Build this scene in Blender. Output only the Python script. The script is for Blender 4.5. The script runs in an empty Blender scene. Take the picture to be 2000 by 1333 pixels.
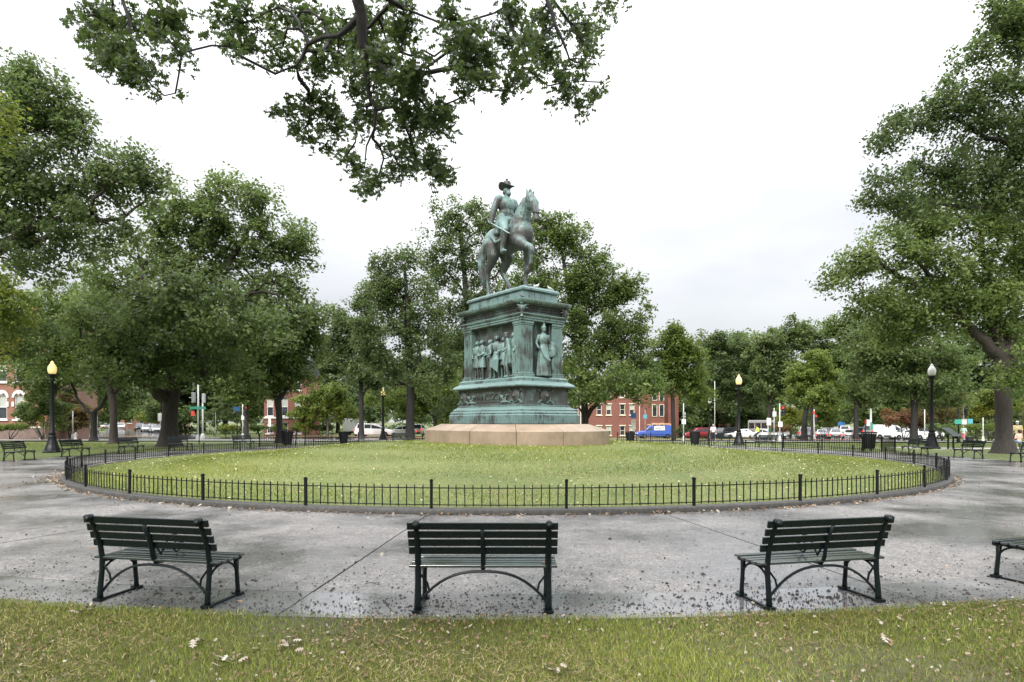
import bpy, math, random
import numpy as np
from mathutils import Vector, Matrix, Euler

S = bpy.context.scene
COL = S.collection
R = math.radians
F = 1200.0       # focal length in pixels of the 2000 px wide photograph
HY = 824.0       # horizon row
CH = 1.836       # eye height

# ---------------------------------------------------------------- camera
cd = bpy.data.cameras.new('camera'); cam = bpy.data.objects.new('camera', cd); COL.objects.link(cam)
cam.location = (0, 0, CH); cam.rotation_euler = (R(90), 0, 0)
cd.sensor_width = 36; cd.lens = 21.6; cd.shift_y = 0.0788
cd.clip_start = 0.05; cd.clip_end = 3000
S.camera = cam

# ---------------------------------------------------------------- sky and sun
SUN_EL, SUN_AZ = 40, 200     # degrees; azimuth clockwise from +Y
w = bpy.data.worlds.new('World'); S.world = w; w.use_nodes = True
nt = w.node_tree; nt.nodes.clear()
def wn(t, **k):
    n = nt.nodes.new(t)
    for a, b in k.items(): setattr(n, a, b)
    return n
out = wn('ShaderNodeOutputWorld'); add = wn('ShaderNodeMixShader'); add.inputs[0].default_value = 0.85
sky = wn('ShaderNodeTexSky', sky_type='NISHITA', sun_disc=False)
sky.sun_elevation = R(SUN_EL); sky.sun_rotation = R(SUN_AZ)
b1 = wn('ShaderNodeBackground'); b1.inputs[1].default_value = 0.05
nt.links.new(sky.outputs[0], b1.inputs[0])
tc = wn('ShaderNodeTexCoord'); sep = wn('ShaderNodeSeparateXYZ')
nt.links.new(tc.outputs['Generated'], sep.inputs[0])
# overcast dome: zenith brightened well beyond a real cloud deck to light the foliage
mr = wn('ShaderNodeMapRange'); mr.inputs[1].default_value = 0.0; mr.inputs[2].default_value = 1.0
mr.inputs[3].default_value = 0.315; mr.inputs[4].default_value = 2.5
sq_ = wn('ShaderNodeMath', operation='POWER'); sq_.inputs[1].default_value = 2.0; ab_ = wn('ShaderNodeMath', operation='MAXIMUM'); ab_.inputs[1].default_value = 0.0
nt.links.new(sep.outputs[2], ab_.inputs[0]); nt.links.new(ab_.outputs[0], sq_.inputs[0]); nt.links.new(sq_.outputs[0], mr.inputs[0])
mp = wn('ShaderNodeMapping'); mp.inputs['Scale'].default_value = (1.0, 1.0, 2.6); mp.inputs['Location'].default_value = (3.1, 2.2, 0.35)
nz = wn('ShaderNodeTexNoise'); nz.inputs['Scale'].default_value = 1.5; nz.inputs['Detail'].default_value = 5; nz.inputs['Roughness'].default_value = 0.5
nt.links.new(tc.outputs['Generated'], mp.inputs[0]); nt.links.new(mp.outputs[0], nz.inputs[0])
cr = wn('ShaderNodeValToRGB')
cr.color_ramp.elements[0].position = 0.36; cr.color_ramp.elements[0].color = (0.68, 0.69, 0.74, 1)
cr.color_ramp.elements[1].position = 0.62; cr.color_ramp.elements[1].color = (1.0, 1.0, 1.0, 1)
nt.links.new(nz.outputs[0], cr.inputs[0])
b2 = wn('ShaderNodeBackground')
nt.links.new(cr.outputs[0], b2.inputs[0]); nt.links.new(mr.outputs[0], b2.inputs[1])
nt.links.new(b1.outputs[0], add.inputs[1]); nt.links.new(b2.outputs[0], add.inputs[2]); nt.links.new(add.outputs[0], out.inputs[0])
sd = bpy.data.lights.new('sun', 'SUN'); sun = bpy.data.objects.new('sun', sd); COL.objects.link(sun)
sd.energy = 1.5; sd.angle = R(22); sd.color = (1.0, 0.96, 0.9)
sv = Vector((math.sin(R(SUN_AZ)) * math.cos(R(SUN_EL)), math.cos(R(SUN_AZ)) * math.cos(R(SUN_EL)), math.sin(R(SUN_EL))))
sun.rotation_euler = sv.to_track_quat('Z', 'Y').to_euler(); sun.location = (0, -10, 40)
S.view_settings.view_transform = 'Standard'; S.view_settings.look = 'None'
S.view_settings.exposure = 1.42; S.view_settings.gamma = 1; S.view_settings.use_curve_mapping = False
S.cycles.max_bounces = 6; S.cycles.diffuse_bounces = 3; S.cycles.transparent_max_bounces = 4

# ---------------------------------------------------------------- helpers
def smooth(t): t = min(1, max(0, t)); return t * t * (3 - 2 * t)
def gz(x, y):
    """height of the terrain: flat in the square, falling gently beyond it"""
    if y <= 50: return 0.0
    return -(min(y, 115) - 50) * (0.003 + 0.015 * smooth((x + 25) / 35))
def P(px, py, Z): return Vector(((px - 1000) * Z / F, Z, CH - (py - HY) * Z / F))
def G(px, Z): x = (px - 1000) * Z / F; return Vector((x, Z, gz(x, Z)))

def tag(o, label=None, cat=None, group=None, kind=None):
    if label: o['label'] = label
    if cat: o['category'] = cat
    if group: o['group'] = group
    if kind: o['kind'] = kind
    return o
def empty(name, loc=(0, 0, 0), rz=0, label=None, cat=None, group=None, kind=None):
    o = bpy.data.objects.new(name, None); COL.objects.link(o); o.location = loc; o.rotation_euler = (0, 0, rz)
    o.empty_display_size = 0.2
    return tag(o, label, cat, group, kind)
def link(name, me, parent=None, loc=None, rot=None):
    o = bpy.data.objects.new(name, me); COL.objects.link(o)
    if parent is not None: o.parent = parent
    if loc is not None: o.location = loc
    if rot is not None: o.rotation_euler = rot
    return o
def copy_tree(o, parent=None):
    c = o.copy(); COL.objects.link(c); c.parent = parent
    for ch in list(o.children): copy_tree(ch, c)
    return c

class MB:
    def __init__(s): s.v = []; s.f = []
    def add(s, v, f):
        n = len(s.v); s.v += [tuple(p) for p in v]; s.f += [tuple(i + n for i in q) for q in f]; return s
    def box(s, c, d, rz=0, m=None, top=1.0):
        hx, hy, hz = d[0] / 2, d[1] / 2, d[2] / 2
        vs = []
        for z in (-hz, hz):
            k = top if z > 0 else 1
            for x, y in ((-hx, -hy), (hx, -hy), (hx, hy), (-hx, hy)): vs.append(Vector((x * k, y * k, z)))
        if rz: vs = [Matrix.Rotation(rz, 3, 'Z') @ p for p in vs]
        if m is not None: vs = [m @ p for p in vs]
        vs = [p + Vector(c) for p in vs]
        return s.add(vs, [(0, 3, 2, 1), (4, 5, 6, 7), (0, 1, 5, 4), (1, 2, 6, 5), (2, 3, 7, 6), (3, 0, 4, 7)])
    def bar(s, p0, p1, wd, th, up=(0, 0, 1)):
        """rectangular bar from p0 to p1, wd across, th along up"""
        p0 = Vector(p0); p1 = Vector(p1); d = (p1 - p0).normalized(); u = Vector(up)
        a = d.cross(u)
        if a.length < 1e-4: a = d.cross(Vector((1, 0, 0)))
        a.normalize(); b = a.cross(d).normalized()
        vs = []
        for p in (p0, p1):
            for i, j in ((-1, -1), (1, -1), (1, 1), (-1, 1)): vs.append(p + a * wd / 2 * i + b * th / 2 * j)
        return s.add(vs, [(0, 3, 2, 1), (4, 5, 6, 7), (0, 1, 5, 4), (1, 2, 6, 5), (2, 3, 7, 6), (3, 0, 4, 7)])
    def tube(s, pts, rad, n=8, caps=True, sq=None):
        pts = [Vector(p) for p in pts]
        if not hasattr(rad, '__len__'): rad = [rad] * len(pts)
        up = None; rings = []
        for i, p in enumerate(pts):
            d = (pts[min(i + 1, len(pts) - 1)] - pts[max(i - 1, 0)])
            d = d.normalized() if d.length > 1e-9 else Vector((0, 0, 1))
            if up is None: up = d.orthogonal().normalized() if abs(d.z) < .99 else Vector((1, 0, 0))
            a = (up - d * up.dot(d))
            a = a.normalized() if a.length > 1e-6 else d.orthogonal().normalized()
            up = a; b = d.cross(a)
            rr = rad[i]
            rings.append([p + (a * math.cos(2 * math.pi * k / n) * (sq[0] if sq else 1) + b * math.sin(2 * math.pi * k / n) * (sq[1] if sq else 1)) * rr for k in range(n)])
        v = [q for r_ in rings for q in r_]; f = []
        for i in range(len(pts) - 1):
            for k in range(n): f.append((i * n + k, i * n + (k + 1) % n, (i + 1) * n + (k + 1) % n, (i + 1) * n + k))
        if caps:
            f.append(tuple(range(n - 1, -1, -1))); f.append(tuple((len(pts) - 1) * n + k for k in range(n)))
        return s.add(v, f)
    def lathe(s, prof, n=16, c=(0, 0, 0), ax='Z'):
        v = []; f = []
        for r_, z in prof:
            for k in range(n):
                a = 2 * math.pi * k / n
                q = (r_ * math.cos(a), r_ * math.sin(a), z) if ax == 'Z' else (r_ * math.cos(a), -z, r_ * math.sin(a))
                v.append((q[0] + c[0], q[1] + c[1], q[2] + c[2]))
        for i in range(len(prof) - 1):
            for k in range(n): f.append((i * n + k, i * n + (k + 1) % n, (i + 1) * n + (k + 1) % n, (i + 1) * n + k))
        f.append(tuple(range(n - 1, -1, -1))); f.append(tuple((len(prof) - 1) * n + k for k in range(n)))
        return s.add(v, f)
    def prism(s, poly, h0, h1, fn):
        """extrude a 2D polygon; fn(u, v, h) -> point"""
        n = len(poly)
        v = [fn(a, b, h0) for a, b in poly] + [fn(a, b, h1) for a, b in poly]
        f = [tuple(range(n - 1, -1, -1)), tuple(range(n, 2 * n))] + [(i, (i + 1) % n, n + (i + 1) % n, n + i) for i in range(n)]
        return s.add(v, f)
    def mesh(s, name, mat=None, sm=False):
        me = bpy.data.meshes.new(name); me.from_pydata(s.v, [], s.f); me.validate()
        if mat: me.materials.append(mat)
        if sm: me.polygons.foreach_set('use_smooth', [True] * len(me.polygons))
        me.update()
        return me
    def build(s, name, mat, parent=None, sm=False, bevel=0, loc=None, rot=None):
        o = link(name, s.mesh(name, mat, sm), parent, loc, rot)
        if bevel:
            b = o.modifiers.new('bevel', 'BEVEL'); b.width = bevel; b.segments = 2; b.limit_method = 'ANGLE'
        return o

def np_mesh(name, V, nper, mat, tint=None, sm=False):
    """V: (N*nper, 3) array of polygons with nper corners each"""
    N = len(V) // nper
    me = bpy.data.meshes.new(name)
    me.vertices.add(len(V)); me.vertices.foreach_set('co', np.ascontiguousarray(V, np.float32).ravel())
    me.loops.add(len(V)); me.loops.foreach_set('vertex_index', np.arange(len(V), dtype=np.int32))
    me.polygons.add(N); me.polygons.foreach_set('loop_start', np.arange(N, dtype=np.int32) * nper)
    me.polygons.foreach_set('loop_total', np.full(N, nper, np.int32))
    if mat: me.materials.append(mat)
    me.update(calc_edges=True)
    if tint is not None:
        a = me.attributes.new('tint', 'FLOAT', 'FACE'); a.data.foreach_set('value', np.ascontiguousarray(tint, np.float32))
    return me

# ---------------------------------------------------------------- materials
def nodes(name):
    m = bpy.data.materials.new(name); m.use_nodes = True
    t = m.node_tree; b = t.nodes['Principled BSDF']
    return m, t, b
def N(t, ty, **k):
    n = t.nodes.new(ty)
    for a, b in k.items():
        if a in n.inputs: n.inputs[a].default_value = b
        else: setattr(n, a, b)
    return n
def ramp(t, src, stops):
    c = N(t, 'ShaderNodeValToRGB'); e = c.color_ramp.elements
    while len(e) < len(stops): e.new(0.5)
    for i, (p, col) in enumerate(stops): e[i].position = p; e[i].color = (*col, 1) if len(col) == 3 else col
    t.links.new(src, c.inputs[0]); return c.outputs[0]
def noise(t, scale, detail=4, rough=0.55, sc=None, coord='Object'):
    tcn = N(t, 'ShaderNodeTexCoord'); n = N(t, 'ShaderNodeTexNoise'); n.inputs['Scale'].default_value = scale
    n.inputs['Detail'].default_value = detail; n.inputs['Roughness'].default_value = rough
    if sc:
        m = N(t, 'ShaderNodeMapping'); m.inputs['Scale'].default_value = sc
        t.links.new(tcn.outputs[coord], m.inputs[0]); t.links.new(m.outputs[0], n.inputs[0])
    else: t.links.new(tcn.outputs[coord], n.inputs[0])
    return n.outputs[0]
def mixc(t, fac, a, b, mode='MIX'):
    m = N(t, 'ShaderNodeMix', data_type='RGBA', blend_type=mode)
    for i, s_ in ((0, fac), (6, a), (7, b)):
        if hasattr(s_, 'links'): t.links.new(s_, m.inputs[i])
        else: m.inputs[i].default_value = s_ if i == 0 else (*s_, 1)
    return m.outputs[2]
def bump(t, b, src, strength, dist=0.01):
    n = N(t, 'ShaderNodeBump'); n.inputs['Strength'].default_value = strength; n.inputs['Distance'].default_value = dist
    t.links.new(src, n.inputs['Height']); t.links.new(n.outputs[0], b.inputs['Normal'])
def simple(name, c1, c2=None, scale=6, rough=0.6, metal=0.0, bmp=0.0, bdist=0.01, spec=0.5, emis=None, sc=None):
    m, t, b = nodes(name)
    b.inputs['Roughness'].default_value = rough; b.inputs['Metallic'].default_value = metal
    b.inputs['Specular IOR Level'].default_value = spec
    if c2 is None: c2 = tuple(x * 0.8 for x in c1)
    nn = noise(t, scale, 5, 0.6, sc)
    t.links.new(ramp(t, nn, [(0.35, c1), (0.68, c2)]), b.inputs['Base Color'])
    if bmp: bump(t, b, nn, bmp, bdist)
    if emis: b.inputs['Emission Color'].default_value = (*emis[0], 1); b.inputs['Emission Strength'].default_value = emis[1]
    return m
M = {}
M['bench'] = simple('bench_paint', (0.004, 0.008, 0.009), (0.009, 0.014, 0.015), 30, 0.35, bmp=0.15, bdist=0.002, spec=0.22)
M['slat'] = simple('bench_slat_paint', (0.004, 0.008, 0.009), (0.010, 0.016, 0.017), 14, 0.2, bmp=0.25, bdist=0.002, sc=(1, 12, 12), spec=0.32)
M['seat'] = simple('wet_seat_paint', (0.012, 0.020, 0.022), (0.03, 0.042, 0.044), 9, 0.25, bmp=0.25, bdist=0.002, sc=(1, 12, 12))
for k_, v_ in (('Coat Weight', 1.0), ('Coat Roughness', 0.12), ('Coat IOR', 1.7)): M['seat'].node_tree.nodes['Principled BSDF'].inputs[k_].default_value = v_
M['iron'] = simple('black_iron', (0.004, 0.005, 0.006), (0.010, 0.011, 0.012), 40, 0.4, spec=0.25)
M['kerb'] = simple('kerb_stone', (0.028, 0.027, 0.025), (0.065, 0.062, 0.056), 9, 0.55, bmp=0.4)
M['white'] = simple('white_paint', (0.78, 0.78, 0.76), (0.66, 0.66, 0.64), 5, 0.4)
M['grey'] = simple('grey_metal', (0.35, 0.36, 0.37), (0.25, 0.26, 0.27), 8, 0.45)
M['glass'] = simple('window_glass', (0.02, 0.025, 0.03), (0.05, 0.06, 0.07), 1.2, 0.05, spec=0.8)
M['tyre'] = simple('tyre_rubber', (0.012, 0.012, 0.012), None, 10, 0.8)
M['rim'] = simple('wheel_metal', (0.5, 0.5, 0.5), None, 10, 0.3, 0.7)
M['tail'] = simple('tail_light_red', (0.6, 0.02, 0.01), None, 4, 0.2, emis=((1, 0.05, 0.02), 0.6))
M['head'] = simple('headlight_glass', (0.85, 0.85, 0.85), None, 4, 0.1)
M['plate'] = simple('number_plate', (0.7, 0.72, 0.75), None, 4, 0.4)
M['black'] = simple('matte_black', (0.015, 0.015, 0.016), None, 8, 0.6)
M['globe_on'] = simple('lamp_globe_lit', (0.8, 0.62, 0.28), None, 3, 0.25, emis=((1.0, 0.72, 0.28), 0.22))
M['globe_off'] = simple('lamp_globe_clear', (0.82, 0.82, 0.78), (0.65, 0.66, 0.64), 3, 0.12)
M['skin'] = simple('skin', (0.45, 0.26, 0.18), None, 4, 0.5)
M['skin_dark'] = simple('skin_brown', (0.16, 0.08, 0.05), None, 4, 0.5)

def bark(name, c1, c2):
    m, t, b = nodes(name); b.inputs['Roughness'].default_value = 0.75
    nn = noise(t, 5, 6, 0.65, (3, 3, 0.5)); n2 = noise(t, 0.8, 3, 0.5)
    c = ramp(t, nn, [(0.33, c1), (0.66, c2)])
    c = mixc(t, n2, c, (0.9, 0.95, 0.85), 'MULTIPLY')
    t.links.new(c, b.inputs['Base Color']); bump(t, b, nn, 0.9, 0.05)
    return m
M['bark'] = bark('oak_bark', (0.012, 0.009, 0.007), (0.044, 0.034, 0.026))
M['bark_wet'] = bark('wet_dark_bark', (0.008, 0.007, 0.007), (0.03, 0.026, 0.024))
M['bark_grey'] = bark('grey_bark', (0.05, 0.045, 0.04), (0.13, 0.12, 0.10))

def leafmat(name, dark, mid, light, rough=0.40, trans=0.55):
    m, t, b = nodes(name)
    a = N(t, 'ShaderNodeAttribute', attribute_name='tint')
    c = ramp(t, a.outputs['Fac'], [(0.0, dark), (0.5, mid), (0.93, light), (1.0, light)])
    t.links.new(c, b.inputs['Base Color']); b.inputs['Roughness'].default_value = rough
    b.inputs['Specular IOR Level'].default_value = 0.4
    tr = N(t, 'ShaderNodeBsdfTranslucent'); c2 = mixc(t, 0.5, c, (0.16, 0.23, 0.055))
    t.links.new(c2, tr.inputs[0])
    mx = N(t, 'ShaderNodeMixShader'); mx.inputs[0].default_value = trans
    t.links.new(b.outputs[0], mx.inputs[1]); t.links.new(tr.outputs[0], mx.inputs[2])
    t.links.new(mx.outputs[0], t.nodes['Material Output'].inputs[0])
    return m
L = {
 'oak': leafmat('oak_leaves', (0.034, 0.056, 0.020), (0.095, 0.142, 0.047), (0.22, 0.28, 0.10)),
 'dark': leafmat('dark_oak_leaves', (0.028, 0.048, 0.018), (0.080, 0.122, 0.045), (0.18, 0.235, 0.09)),
 'mid': leafmat('green_leaves', (0.036, 0.062, 0.016), (0.10, 0.155, 0.042), (0.23, 0.29, 0.08)),
 'light': leafmat('light_green_leaves', (0.05, 0.08, 0.014), (0.13, 0.185, 0.03), (0.25, 0.30, 0.06)),
 'yellow': leafmat('yellow_green_leaves', (0.07, 0.10, 0.015), (0.16, 0.20, 0.025), (0.34, 0.30, 0.04)),
 'red': leafmat('rust_red_leaves', (0.07, 0.03, 0.018), (0.20, 0.07, 0.04), (0.32, 0.14, 0.07)),
 'brown': leafmat('bronze_leaves', (0.06, 0.05, 0.018), (0.16, 0.10, 0.035), (0.28, 0.17, 0.07)),
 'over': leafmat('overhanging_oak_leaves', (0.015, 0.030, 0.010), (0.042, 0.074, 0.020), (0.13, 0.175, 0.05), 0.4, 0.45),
}
# ================================================================ the ground
CC = Vector((-0.14, 28.8, 0)); RK = 16.95
rng = np.random.default_rng(7)

def grass_mat(name, c1, c2, c3, s1=0.35, s2=9):
    m, t, b = nodes(name); b.inputs['Roughness'].default_value = 0.7
    n1 = noise(t, s1, 5, 0.6); n2 = noise(t, s2, 6, 0.75); n3 = noise(t, 2.2, 5, 0.6)
    a = ramp(t, n1, [(0.36, c1), (0.64, c2)])
    a = mixc(t, ramp(t, n3, [(0.48, (0, 0, 0)), (0.72, (0.75, 0.75, 0.75))]), a, c3)
    a = mixc(t, ramp(t, n2, [(0.3, (1, 1, 1)), (0.62, (0, 0, 0))]), a, tuple(x * 0.45 for x in c1))
    t.links.new(a, b.inputs['Base Color']); bump(t, b, n2, 0.8, 0.03)
    return m
M['lawn'] = grass_mat('lawn_grass', (0.10, 0.14, 0.022), (0.17, 0.195, 0.04), (0.21, 0.17, 0.06))
M['ground'] = grass_mat('outer_lawn', (0.075, 0.115, 0.018), (0.12, 0.155, 0.028), (0.17, 0.14, 0.04), 0.12, 7)
M['nearlawn'] = grass_mat('worn_lawn', (0.08, 0.085, 0.022), (0.10, 0.105, 0.028), (0.12, 0.09, 0.045), 1.2, 25)

def strip_mesh(name, fn, nu, nv, mat):
    v = [fn(i / nu, j / nv) for j in range(nv + 1) for i in range(nu + 1)]
    f = [(j * (nu + 1) + i, j * (nu + 1) + i + 1, (j + 1) * (nu + 1) + i + 1, (j + 1) * (nu + 1) + i) for j in range(nv) for i in range(nu)]
    mb = MB(); mb.add(v, f); me = mb.mesh(name, mat); me.polygons.foreach_set('use_smooth', [True] * len(me.polygons)); return me

xs = sorted(set([-900, -500, -300, -200, -150, -120] + list(range(-100, 101, 2)) + [120, 150, 200, 300, 500, 900]))
ys = sorted(set([-60, -30, -15, 0, 15, 30, 45, 50] + list(range(52, 120, 3)) + [115, 130, 160, 200, 300, 500, 900, 1500]))
mb = MB(); mb.add([(x, y, gz(x, y)) for y in ys for x in xs],
   [(j * len(xs) + i, j * len(xs) + i + 1, (j + 1) * len(xs) + i + 1, (j + 1) * len(xs) + i) for j in range(len(ys) - 1) for i in range(len(xs) - 1)])
tag(mb.build('ground', M['ground'], sm=True), 'green and tan lawn spreading under the trees of the square', kind='structure')

# wet exposed-aggregate pavement
def pave_mat(name, base, dark, wet, speck=True, rmin=0.16, rmax=0.62):
    m, t, b = nodes(name)
    big = noise(t, 0.45, 4, 0.55, coord='Object'); fine = noise(t, 55, 3, 0.8); med = noise(t, 4.0, 5, 0.65)
    c = ramp(t, med, [(0.3, dark), (0.7, base)])
    if speck:
        vo = N(t, 'ShaderNodeTexVoronoi'); vo.inputs['Scale'].default_value = 48; tcn = N(t, 'ShaderNodeTexCoord')
        t.links.new(tcn.outputs['Object'], vo.inputs['Vector'])
        sp = ramp(t, vo.outputs['Color'], [(0.2, (0.55, 0.55, 0.56)), (0.55, (1, 1, 1)), (0.85, (1.7, 1.65, 1.55))])
        c = mixc(t, 0.8, c, sp, 'MULTIPLY')
    wm = ramp(t, big, [(0.40, (0, 0, 0)), (0.60, (1, 1, 1))])
    wm2 = N(t, 'ShaderNodeMath', operation='MULTIPLY'); t.links.new(wm, wm2.inputs[0]); wm2.inputs[1].default_value = wet
    c = mixc(t, wm2.outputs[0], c, (0.70, 0.72, 0.76), 'MULTIPLY')
    t.links.new(c, b.inputs['Base Color'])
    rr = N(t, 'ShaderNodeMapRange'); rr.inputs[1].default_value = 0; rr.inputs[2].default_value = 1; rr.inputs[3].default_value = rmax; rr.inputs[4].default_value = rmin
    t.links.new(wm2.outputs[0], rr.inputs[0]); t.links.new(rr.outputs[0], b.inputs['Roughness'])
    cw = N(t, 'ShaderNodeMath', operation='MULTIPLY'); t.links.new(wm2.outputs[0], cw.inputs[0]); cw.inputs[1].default_value = .45 if speck else 1.0
    t.links.new(cw.outputs[0], b.inputs['Coat Weight']); b.inputs['Coat Roughness'].default_value = .12 if speck else .06; b.inputs['Coat IOR'].default_value = 1.45
    bump(t, b, fine, 0.35 if speck else 0.12, 0.004)
    return m
M['pave'] = pave_mat('exposed_aggregate', (0.18, 0.172, 0.165), (0.125, 0.121, 0.118), 0.95, True, 0.2, 0.6)
M['apron'] = pave_mat('wet_smooth_concrete', (0.20, 0.195, 0.19), (0.13, 0.13, 0.13), 1.0, False, 0.09, 0.4)
M['joint'] = simple('joint_dirt', (0.03, 0.02, 0.012), (0.07, 0.045, 0.02), 20, 0.9)
M['concrete'] = simple('dry_concrete', (0.42, 0.40, 0.37), (0.32, 0.31, 0.29), 1.2, 0.5, bmp=0.1)
M['asphalt'] = simple('wet_asphalt', (0.10, 0.10, 0.105), (0.14, 0.14, 0.145), 0.6, 0.2, spec=0.8)
for k_, v_ in (('Coat Weight', 1.0), ('Coat Roughness', 0.1), ('Coat IOR', 1.6)): M['asphalt'].node_tree.nodes['Principled BSDF'].inputs[k_].default_value = v_
M['brickpave'] = simple('brick_pavement', (0.28, 0.12, 0.07), (0.20, 0.09, 0.06), 4, 0.6)

def arc_sheet(name, r0, r1, a0, a1, z, n, mat, parent=None, zb=None, jit=0):
    """annular sector; angle 0 = nearest the viewer; solid if zb"""
    v = []; f = []
    for i in range(n + 1):
        a = a0 + (a1 - a0) * i / n
        for r_ in (r0, r1): v.append((CC.x + r_ * math.sin(a), CC.y - r_ * math.cos(a), z))
    for i in range(n): f.append((2 * i, 2 * i + 1, 2 * i + 3, 2 * i + 2))
    if zb is not None:
        m_ = len(v); v += [(x, y, zb) for x, y, _ in v]
        for i in range(n):
            f.append((2 * i, 2 * i + 2, m_ + 2 * i + 2, m_ + 2 * i)); f.append((2 * i + 1, m_ + 2 * i + 1, m_ + 2 * i + 3, 2 * i + 3))
        f.append((0, m_, m_ + 1, 1)); e = 2 * n; f.append((e, e + 1, m_ + e + 1, m_ + e))
    mb = MB(); mb.add(v, f); return mb.build(name, mat, parent)
pv = empty('pavement', (0, 0, 0), label='ring of wet speckled concrete slabs around the mound', kind='structure')
arc_sheet('joint_bed', RK - 0.1, 23.18, -math.pi, math.pi, 0.012, 160, M['joint'], pv)
rn = random.Random(3)
for k in range(23):
    st = 2 * math.pi / 23; a0 = R(-5.05) + st * k; g = 0.013 / 20
    arc_sheet('slab', RK + 0.005, 22.38, a0 + g, a0 + st - g, 0.034 + rn.uniform(-.003, .003), 10, M['pave'], pv, zb=0.0)
    g2 = 0.006 / 23
    arc_sheet('border_slab', 22.396, 23.2, a0 + g2 * 1.6, a0 + st - g2 * 1.6, 0.036 + rn.uniform(-.003, .003), 10, M['apron'], pv, zb=0.0)

# kerb round the mound
mb = MB(); n = 200; prof = [(RK, 0.01), (RK, 0.125), (RK - 0.012, 0.14), (RK - 0.24, 0.145), (RK - 0.25, 0.10)]
v = []; f = []
for i in range(n):
    a = 2 * math.pi * i / n
    for r_, z in prof: v.append((CC.x + r_ * math.sin(a), CC.y - r_ * math.cos(a), z))
q = len(prof)
for i in range(n):
    for k in range(q - 1): f.append((i * q + k, ((i + 1) % n) * q + k, ((i + 1) % n) * q + k + 1, i * q + k + 1))
mb.add(v, f); tag(mb.build('kerb', M['kerb'], sm=True), 'dark stone kerb ringing the grassy mound', kind='structure')

# mound
RM = RK - 0.22
def mz(r_): return 0.125 + 0.76 * smooth((RM - r_) / 12.2)
mb = MB(); v = [(CC.x, CC.y, mz(0))]; f = []; rings = 44; seg = 120
for i in range(1, rings + 1):
    r_ = RM * i / rings
    for k in range(seg):
        a = 2 * math.pi * k / seg
        v.append((CC.x + r_ * math.sin(a), CC.y - r_ * math.cos(a), mz(r_) + 0.02 * math.sin(3.1 * a + r_ * .8) * math.sin(r_ * 1.3) * (1 if i < rings else 0)))
for k in range(seg): f.append((0, 1 + k, 1 + (k + 1) % seg))
for i in range(rings - 1):
    for k in range(seg): f.append((1 + i * seg + k, 1 + (i + 1) * seg + k, 1 + (i + 1) * seg + (k + 1) % seg, 1 + i * seg + (k + 1) % seg))
mb.add(v, f); tag(mb.build('mound', M['lawn'], sm=True), 'low round grass mound inside the ring fence', kind='structure')

# turf flush with the pavement edge
def turf(name, a0, a1, mat, label, n):
    v = []; f = []; pr_ = ((23.205, .0), (23.206, .030), (23.9, .034), (29.5, .03), (33, -.03))
    for i in range(n + 1):
        a = a0 + (a1 - a0) * i / n
        for r_, z in pr_: v.append((CC.x + r_ * math.sin(a), CC.y - r_ * math.cos(a), z))
    q = len(pr_)
    for i in range(n):
        for k in range(q - 1): f.append((i * q + k, i * q + k + 1, (i + 1) * q + k + 1, (i + 1) * q + k))
    tag(MB().add(v, f).build(name, mat, sm=True), label, kind='structure')
turf('front_lawn', -.75, .75, M['nearlawn'], 'worn lawn strip in front of the near benches', 60)
turf('lawn_verge', .75, 2 * math.pi - .75, M['ground'], 'lawn edge round the outside of the paved ring', 150)
# grass blades
M['blade'] = leafmat('grass_blades', (0.075, 0.09, 0.010), (0.125, 0.17, 0.020), (0.30, 0.31, 0.06), 0.6, 0.25)
M['blade2'] = leafmat('worn_grass_blades', (0.09, 0.085, 0.018), (0.16, 0.205, 0.028), (0.38, 0.40, 0.10), 0.6, 0.25)
def lowfreq(x, y, k, seed):
    r_ = np.random.default_rng(seed); s = 0
    for i in range(6):
        a = r_.uniform(0, 6.28); fr = k * r_.uniform(.5, 1.8); s = s + np.sin((x * math.cos(a) + y * math.sin(a)) * fr + r_.uniform(0, 6.28))
    return s / 6
def blades(name, pts, w_, h_, mat, label, seed, dead=0.0, sc=1.0, lay=.45):
    r_ = np.random.default_rng(seed); n_ = len(pts)
    a = r_.uniform(0, 2 * np.pi, n_); ww = w_ * r_.uniform(.6, 1.3, n_) * .5; hh = h_ * r_.uniform(.4, 1.25, n_)
    patch = lowfreq(pts[:, 0], pts[:, 1], sc, seed)
    hh *= (1 + .4 * patch)
    V = np.zeros((n_, 3, 3)); dx = np.cos(a) * ww; dy = np.sin(a) * ww
    V[:, 0] = pts - np.c_[dx, dy, np.zeros(n_) + .01]; V[:, 1] = pts + np.c_[dx, dy, np.zeros(n_) - .01]
    ln = r_.normal(0, lay, (n_, 2)) * hh[:, None]
    V[:, 2] = pts + np.c_[ln, hh]
    t = np.clip(.5 + .5 * patch + r_.normal(0, .3, n_) - dead * .3, 0, 1)
    o = link(name, np_mesh(name, V.reshape(-1, 3), 3, mat, t)); return tag(o, label, kind='stuff')
def front_r(x, y): return np.hypot(x - CC.x, y - CC.y)
pts = []
n_ = 420000
x = rng.uniform(-8, 8, n_); y = np.where(rng.random(n_) < .06, rng.uniform(0.5, 3.2, n_), rng.uniform(3.2, 7.2, n_))
keep = (front_r(x, y) > 23.13 + 0.05 * lowfreq(x, y, 6, 5)) & ((np.abs(x) < 6) | (rng.random(n_) < .5))
bare = lowfreq(x, y, 2.2, 11); keep &= rng.random(n_) < np.clip(1. + bare * 1.2, .4, 1)
pts = np.c_[x[keep], y[keep], np.zeros(keep.sum()) + .032]
blades('front_lawn_grass', pts, 0.008, 0.042, M['blade2'], 'patchy worn grass in front of the near benches', 21, 0.15, 1.7)
M['thatch'] = leafmat('dead_grass', (0.10, 0.06, 0.03), (0.24, 0.17, 0.08), (0.42, 0.34, 0.18), 0.7, 0.1)
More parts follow.
